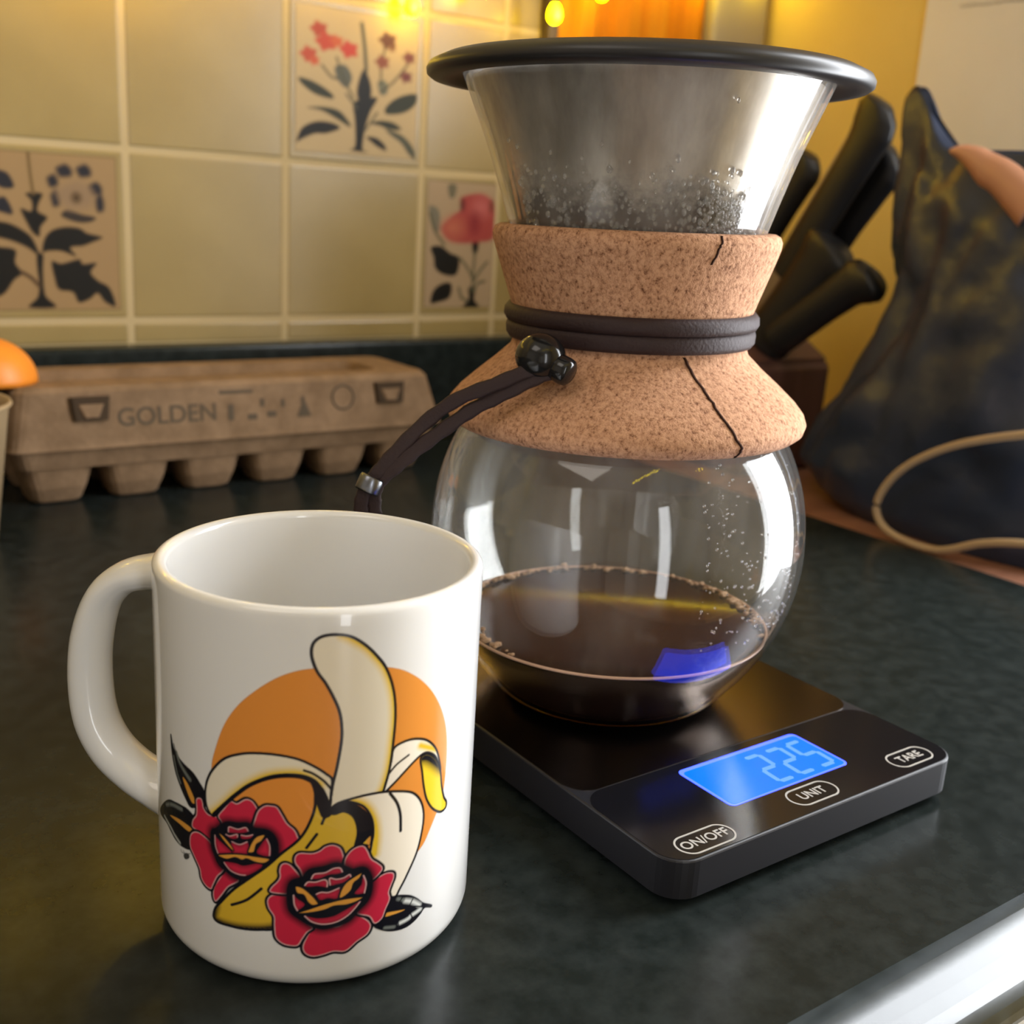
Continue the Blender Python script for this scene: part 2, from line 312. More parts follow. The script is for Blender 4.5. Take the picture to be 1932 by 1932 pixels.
# back wall core and the tiled part
wb = thing('wall_back', 'x', 'x'); del wb['label']; del wb['category']; wb['kind'] = 'structure'
box('plaster', UL, UR+0.06, VB+0.007, VB+0.12, ZF, ZC, 'yellow_paint', wb)
box('grout_bed', UL, 0.5665, VB+0.0006, VB+0.0072, 0.076, 0.80, 'grout', wb)
GU = [0.2365+0.1125*k for k in range(-6, 3)]; GZ = [0.094+0.1113*k for k in range(0, 7)]
g = 0.0021
ucols = [(GU[i]+g, GU[i+1]-g) for i in range(len(GU)-1)] + [(GU[-1]+g, 0.5335-g), (0.5335+g, 0.5665)]
full = boxmesh('tile', 0, 0.1083, VB, VB+0.007, 0, 0.1071, 0.0014, 2); full.materials.append(M['tile'])
for f_ in full.polygons: f_.use_smooth = False
printed = {}
for ci, (a, b) in enumerate(ucols):
    for ri in range(-1, len(GZ)-1):
        z0, z1 = (0.079, GZ[0]-g) if ri < 0 else (GZ[ri]+g, GZ[ri+1]-g)
        if ri >= 0 and ci < len(GU)-1: t = link('tile', full, None, wb); t.location = (a, random.uniform(-0.0003, 0.0003), z0)
        else:
            me = boxmesh('tile', 0, b-a, VB, VB+0.007, 0, z1-z0, 0.0014, 2); t = link('tile', me, 'tile', wb); t.location = (a, random.uniform(-0.0003, 0.0003), z0)
        printed[(ci, ri)] = t
# ---- flower prints on three tiles (flat transfer prints)
def tile_art(parent, W, shapes, bg, wd, x0=5, x1=None, label=None):
    K = Ink(x0-1, (x1 or W-5)+1, 4, 105, 0.7)
    R_ = np.array([[x0, 5.5], [x1 or W-5, 5.5], [x1 or W-5, 103], [x0, 103]], float)
    w_ = (slice(None), slice(None)); sd = pdist(K.X, K.Y, R_, True); K.put(w_, K.cover(sd, 1.2), s2l([v*0.86 for v in bg])); clip = K.cover(sd, 1.2)
    for kind, pts, col, ex in shapes:
        P = smooth_poly(pts, 5, kind == 'f'); ww = K.win(P, 6)
        if K.X[ww].size == 0: continue
        sd = pdist(K.X[ww], K.Y[ww], P, kind == 'f')
        if kind == 'l': sd = sd-ex/2
        cov = K.cover(sd, 1.6 if kind == 'l' else ex)*clip[ww]
        K.put(ww, cov, s2l([v*0.86 for v in col]))
    o = ink_mesh('printed_flower', K, lambda X, Y: np.stack([X/1000, np.full(X.shape, VB-0.00012), Y/1000], 1), 'tile_print', parent)
    if label: o['label'] = label
def blob(cx, cy, rx, ry, n=8, jag=0.0, rot=0):
    out = []
    for k in range(n):
        a = 2*PI*k/n; r = 1+jag*(1 if k % 2 else -1); x, y = rx*r*math.cos(a), ry*r*math.sin(a)
        out.append((cx+x*math.cos(rot)-y*math.sin(rot), cy+x*math.sin(rot)+y*math.cos(rot)))
    return out
GREEN = (50, 52, 34); DK = (26, 22, 14)
def mp(x0, x1, y0, y1, X0, X1):
    return lambda P: [((x-x0)/(x1-x0)*(X1-X0)+X0, 103-(y-y0)/(y1-y0)*97.5) for x, y in P]
q = mp(75, 785, 20, 925, 5, 104)
sh = []
for P, c_ in [([(90, 470), (160, 480), (240, 520), (285, 560), (270, 580), (180, 560), (110, 510)], GREEN), ([(780, 490), (770, 560), (700, 620), (600, 640), (590, 600), (640, 540), (710, 500)], GREEN), ([(460, 370), (500, 460), (500, 560), (460, 620), (420, 540), (430, 440)], DK), ([(540, 540), (500, 640), (470, 760), (460, 880), (490, 900), (390, 895), (415, 860), (410, 700), (400, 590), (460, 560)], DK), ([(140, 650), (230, 635), (320, 650), (380, 720), (380, 745), (300, 700), (220, 660)], GREEN), ([(80, 870), (110, 780), (190, 730), (280, 730), (325, 760), (250, 800), (180, 810), (110, 850)], DK), ([(500, 710), (560, 685), (640, 690), (690, 730), (620, 740), (560, 720)], GREEN), ([(480, 800), (540, 800), (590, 840), (600, 880), (550, 860), (510, 830)], DK), ([(600, 740), (700, 770), (770, 850), (780, 920), (740, 890), (690, 820), (620, 770)], (84, 84, 66)), ([(290, 380), (350, 360), (390, 430), (360, 500), (310, 460)], (96, 96, 84)), ([(540, 440), (590, 430), (600, 500), (560, 520)], (120, 118, 96))]:
    sh.append(('f', q(P), c_, 1.6))
for P in ([(440, 90), (460, 240), (470, 380)], [(300, 320), (340, 440), (400, 560)], [(220, 380), (270, 440), (310, 450)], [(580, 220), (560, 330), (560, 450)], [(720, 300), (640, 420), (560, 500)], [(360, 540), (420, 620)], [(540, 640), (470, 760)]):
    sh.append(('l', q(P), (84, 80, 56), 3.0 if P[0][0] == 440 else 1.6))
for x, y, r, c_ in ((200, 160, 45, (178, 70, 40)), (240, 230, 55, (196, 72, 44)), (370, 260, 50, (200, 66, 46)), (145, 320, 45, (192, 78, 48)), (300, 220, 35, (206, 96, 50)), (175, 355, 28, (206, 92, 54)), (595, 170, 50, (104, 62, 30)), (565, 310, 40, (140, 76, 52)), (725, 260, 36, (124, 66, 50)), (710, 385, 36, (118, 60, 54)), (620, 215, 20, (128, 84, 44))):
    sh.append(('f', q(blob(x, y, r, r, 10, 0.16)), c_, 2.2))
tile_art(printed[(8-0, 1)] if False else printed[(7, 1)], 109.5, sh, (205, 178, 132), 0, 4.5, 103.5)
q = lambda P: [(103.5-(1240-x)*0.061, 103-(y-100)*0.0595) for x, y in P]
NAVY = (42, 40, 46); sh = []
for P, c_ in [([(320, 520), (480, 515), (440, 620), (430, 700), (520, 760), (450, 860), (430, 960), (370, 930), (320, 840), (260, 680), (360, 700), (370, 600)], DK), ([(450, 1120), (480, 980), (560, 890), (700, 850), (840, 860), (920, 910), (1075, 950), (960, 1010), (860, 1050), (740, 1070), (790, 1160), (640, 1110), (520, 1110)], DK), ([(420, 1160), (320, 1090), (220, 1040), (100, 1000), (-60, 980), (-260, 1040), (-400, 900), (-300, 830), (0, 820), (130, 830), (260, 890), (360, 980)], DK), ([(540, 1220), (640, 1240), (820, 1190), (860, 1240), (1000, 1230), (940, 1330), (1010, 1420), (1130, 1500), (1190, 1700), (1080, 1660), (1000, 1560), (920, 1620), (800, 1660), (740, 1550), (600, 1520), (560, 1400)], DK), ([(190, 1110), (180, 1240), (240, 1350), (160, 1420), (60, 1560), (-60, 1620), (-200, 1660), (-330, 1600), (-300, 1400), (-200, 1220), (-60, 1100), (60, 1080)], DK), ([(395, 1150), (460, 1150), (450, 1300), (450, 1500), (470, 1600), (560, 1710), (290, 1710), (380, 1600), (400, 1450), (390, 1300)], DK), ([(660, 740), (720, 670), (860, 710), (1010, 740), (960, 790), (820, 800)], (60, 50, 42)), ([(-30, 260), (60, 290), (160, 330), (210, 460), (100, 480), (-20, 420), (-160, 440)], NAVY), ([(-160, 620), (20, 590), (120, 570), (180, 740), (0, 710), (-140, 760)], NAVY)]:
    sh.append(('f', q(P), c_, 1.8))
for x, y, rx, ry in ((710, 270, 85, 70), (910, 260, 80, 70), (590, 380, 60, 70), (610, 560, 50, 90), (1020, 440, 75, 70), (1060, 590, 50, 100)): sh.append(('f', q(blob(x, y, rx, ry, 9, 0.06)), NAVY, 3.0))
sh.append(('f', q(blob(820, 520, 190, 150, 9, 0.05)), (160, 130, 96), 6)); sh.append(('f', q(blob(820, 540, 45, 50)), (84, 62, 32), 4))
sh += [('l', q([(360, 90), (370, 300), (390, 520)]), (120, 94, 52), 2.0), ('l', q([(240, 1340), (330, 1400), (400, 1480)]), (90, 66, 40), 2.5)]
tile_art(printed[(5, 0)], 109.5, sh, (176, 142, 96), 0, 4.5, 103.5)
q = lambda P: [(3.5+(x-850)/415*64.5, 103-(y-1050)/750*97.5) for x, y in P]
sh = []
for P, c_ in [([(880, 1440), (940, 1430), (1000, 1470), (1055, 1500), (1040, 1600), (960, 1600), (910, 1560), (900, 1500)], DK), ([(890, 1770), (910, 1690), (970, 1650), (1015, 1660), (1005, 1740), (930, 1770)], DK), ([(1120, 1680), (1165, 1680), (1160, 1750), (1190, 1800), (1090, 1800), (1125, 1750)], DK), ([(1130, 1390), (1170, 1390), (1165, 1460), (1140, 1470)], DK), ([(970, 1070), (1020, 1070), (1010, 1140), (980, 1140)], (120, 110, 84)), ([(860, 1200), (920, 1220), (930, 1340), (890, 1320)], (132, 122, 100))]:
    sh.append(('f', q(P), c_, 1.6))
for P in ([(1150, 1460), (1145, 1600), (1142, 1700)], [(1060, 1500), (1110, 1560), (1142, 1620)], [(1230, 1520), (1190, 1570), (1150, 1640)], [(1220, 1640), (1180, 1650), (1150, 1700)], [(1060, 1680), (1080, 1740), (1120, 1760)], [(870, 1240), (900, 1340), (960, 1420)]):
    sh.append(('l', q(P), (96, 92, 66), 2.2))
sh += [('f', q([(940, 1320), (1000, 1250), (1060, 1200), (1050, 1140), (1150, 1110), (1220, 1130), (1258, 1180), (1265, 1300), (1255, 1380), (1170, 1400), (1060, 1410), (980, 1390)]), (178, 74, 66), 3), ('f', q(blob(1180, 1190, 55, 55)), (204, 106, 98), 12), ('f', q(blob(1010, 1320, 55, 50)), (202, 112, 84), 14), ('f', q(blob(1140, 1290, 30, 60)), (150, 50, 52), 9), ('f', q(blob(1060, 1180, 16, 40)), (120, 50, 44), 3), ('f', q(blob(1240, 1180, 14, 40)), (130, 60, 46), 3)]
tile_art(printed[(8, 0)], 71.5, sh, (186, 158, 122), 0, 3.5, 68)
# end trim of the tiling, upstand, corner pieces
struct('trim_1', boxmesh('trim_1', 0.567, 0.577, VB-0.010, VB+0.008, 0.0, 0.85, 0.002), 'trim_dark')
struct('trim_2', boxmesh('trim_2', 0.734, 0.800, VB-0.022, VB+0.008, 0.0, 0.9, 0.006, 4), 'trim_grey')
# ---- worktop: slab with a bullnose front edge, and its upstand
R_ = 0.0175; pr = [(0.748, 0.0)]+[(0.1395-R_*math.sin(a), -R_+R_*math.cos(a)) for a in np.linspace(0, PI, 15)]+[(0.748, -2*R_)]
V = [(x, v, z) for x in (-1.2, 0.576) for v, z in pr]; n_ = len(pr)
F = [(i, (i+1) % n_, n_+(i+1) % n_, n_+i) for i in range(n_)]+[tuple(range(n_)), tuple(range(2*n_-1, n_-1, -1))]
wt = thing('worktop', 'dark green-black laminate kitchen worktop with rounded front edge under the mug', 'worktop')
wt_m = bmfix(mesh('slab', V, F)); wt_m.polygons.foreach_set('use_smooth', [False]*len(wt_m.polygons))
for p in wt_m.polygons: p.use_smooth = (len(p.vertices) == 4 and abs(p.normal.z) < 0.999 and abs(p.normal.y) < 0.99999)
link('slab', wt_m, 'worktop', wt)
tag(box('upstand', -1.2, 0.576, 0.7485, VB, 0.0002, 0.0785, 'worktop', None, 0.004, 4), 'dark upstand strip with a rounded lip along the foot of the tiled wall', 'upstand')
cb = thing('base_cabinet', 'white glossy base cupboard under the worktop front edge', 'cabinet', (0, 0, ZF))
box('carcass', -1.2, 0.57, 0.15, 0.765, 0.0, 0.8635, 'white_gloss', cb)
for i in range(3): box('door', -1.19+0.587*i, -0.61+0.587*i, 0.1385, 0.1495, 0.10, 0.860, 'white_gloss', cb, 0.002)
# ledge beyond the worktop's end
ws = tag(box('side_shelf', 0.5775, UR-0.001, 0.245, VB-0.024, -0.034, -0.003, 'shelf_wood', None, 0.003), 'reddish brown wooden shelf beyond the end of the dark worktop', 'shelf')
# pale cupboards and a tall fridge on the far side of the room (seen only in reflections)
fc = thing('tall_cupboard', 'tall white cupboard across the kitchen', 'cabinet', (0.12, VF+0.001, ZF))
box('carcass', 0, 0.6, 0, 0.5, 0, 2.0, 'white_gloss', fc, 0.004); box('door', 0.01, 0.59, 0.501, 0.52, 0.1, 1.98, 'white_gloss', fc, 0.004)
fc = thing('fridge', 'white fridge across the kitchen', 'fridge', (-1.7, VF+0.001, ZF))
box('body', 0, 0.65, 0, 0.6, 0, 1.5, 'white_gloss', fc, 0.01); box('door', 0.0, 0.65, 0.601, 0.65, 0.05, 1.5, 'white_gloss', fc, 0.01)
# ================================================================ mug
MX, MY, MR, MH = 0.1208, 0.2443, 0.0411, 0.0988
mug = thing('mug', 'white ceramic mug with a peeled banana and red roses printed on it', 'mug', (MX, MY, 0))
t_ = 0.0036; P_ = [(0, 0.0012), (MR-0.009, 0.0012), (MR-0.0075, 0.0)]
P_ += [(MR-0.006+0.006*math.sin(a), 0.006-0.006*math.cos(a)) for a in np.linspace(0.15, PI/2, 9)]
P_ += [(MR, z) for z in (0.03, 0.055, 0.08, MH-0.004)]
P_ += [(MR-t_/2+t_/2*math.cos(a), MH-t_/2+t_/2*math.sin(a)) for a in np.linspace(0, PI, 11)]
P_ += [(MR-t_, z) for z in (MH-0.006, 0.06, 0.02)]+[(MR-t_-0.008+0.008*math.cos(a), 0.014-0.008*math.sin(a)) for a in np.linspace(0, PI/2, 6)]+[(0, 0.0058)]
lathe('body', P_, 'ceramic', mug, 160)
# handle
ha = math.radians(144.58-10); hd = Vector((math.cos(ha), math.sin(ha), 0))
hp = [(0.0385, 0.0895), (0.0460, 0.0885), (0.0540, 0.0858), (0.0603, 0.0792), (0.0640, 0.0680), (0.0651, 0.0560), (0.0640, 0.0445), (0.0600, 0.0362), (0.0540, 0.0305), (0.0465, 0.0262), (0.0385, 0.0235)]
hw = [(0.0085, 0.0060), (0.0072, 0.0046), (0.0068, 0.0043), (0.0068, 0.0046), (0.0070, 0.0052), (0.0070, 0.0055), (0.0070, 0.0056), (0.0070, 0.0056), (0.0071, 0.0056), (0.0074, 0.0058), (0.0088, 0.0072)]
path = catmull([hd*r+Vector((0, 0, z)) for r, z in hp], 6); rads = []
for i in range(len(path)):
    k = min(i/6, len(hw)-1); a = int(k); b = min(a+1, len(hw)-1); f = k-a; rads.append((hw[a][0]*(1-f)+hw[b][0]*f, hw[a][1]*(1-f)+hw[b][1]*f))
sd_ = Vector((-hd.y, hd.x, 0))
V = []; F = []; n_ = 20
for i, p in enumerate(path):
    t = (path[min(i+1, len(path)-1)]-path[max(i-1, 0)]).normalized(); nn = sd_.cross(t).normalized()
    for k in range(n_):
        a = 2*PI*k/n_; V.append(p+sd_*(rads[i][0]*math.cos(a))+nn*(rads[i][1]*math.sin(a)))
for i in range(len(path)-1):
    for k in range(n_): F.append((i*n_+k, i*n_+(k+1) % n_, (i+1)*n_+(k+1) % n_, (i+1)*n_+k))
F += [tuple(range(n_)), tuple(len(V)-1-k for k in range(n_))]
link('handle', bmfix(mesh('handle', V, F)), 'ceramic', mug)
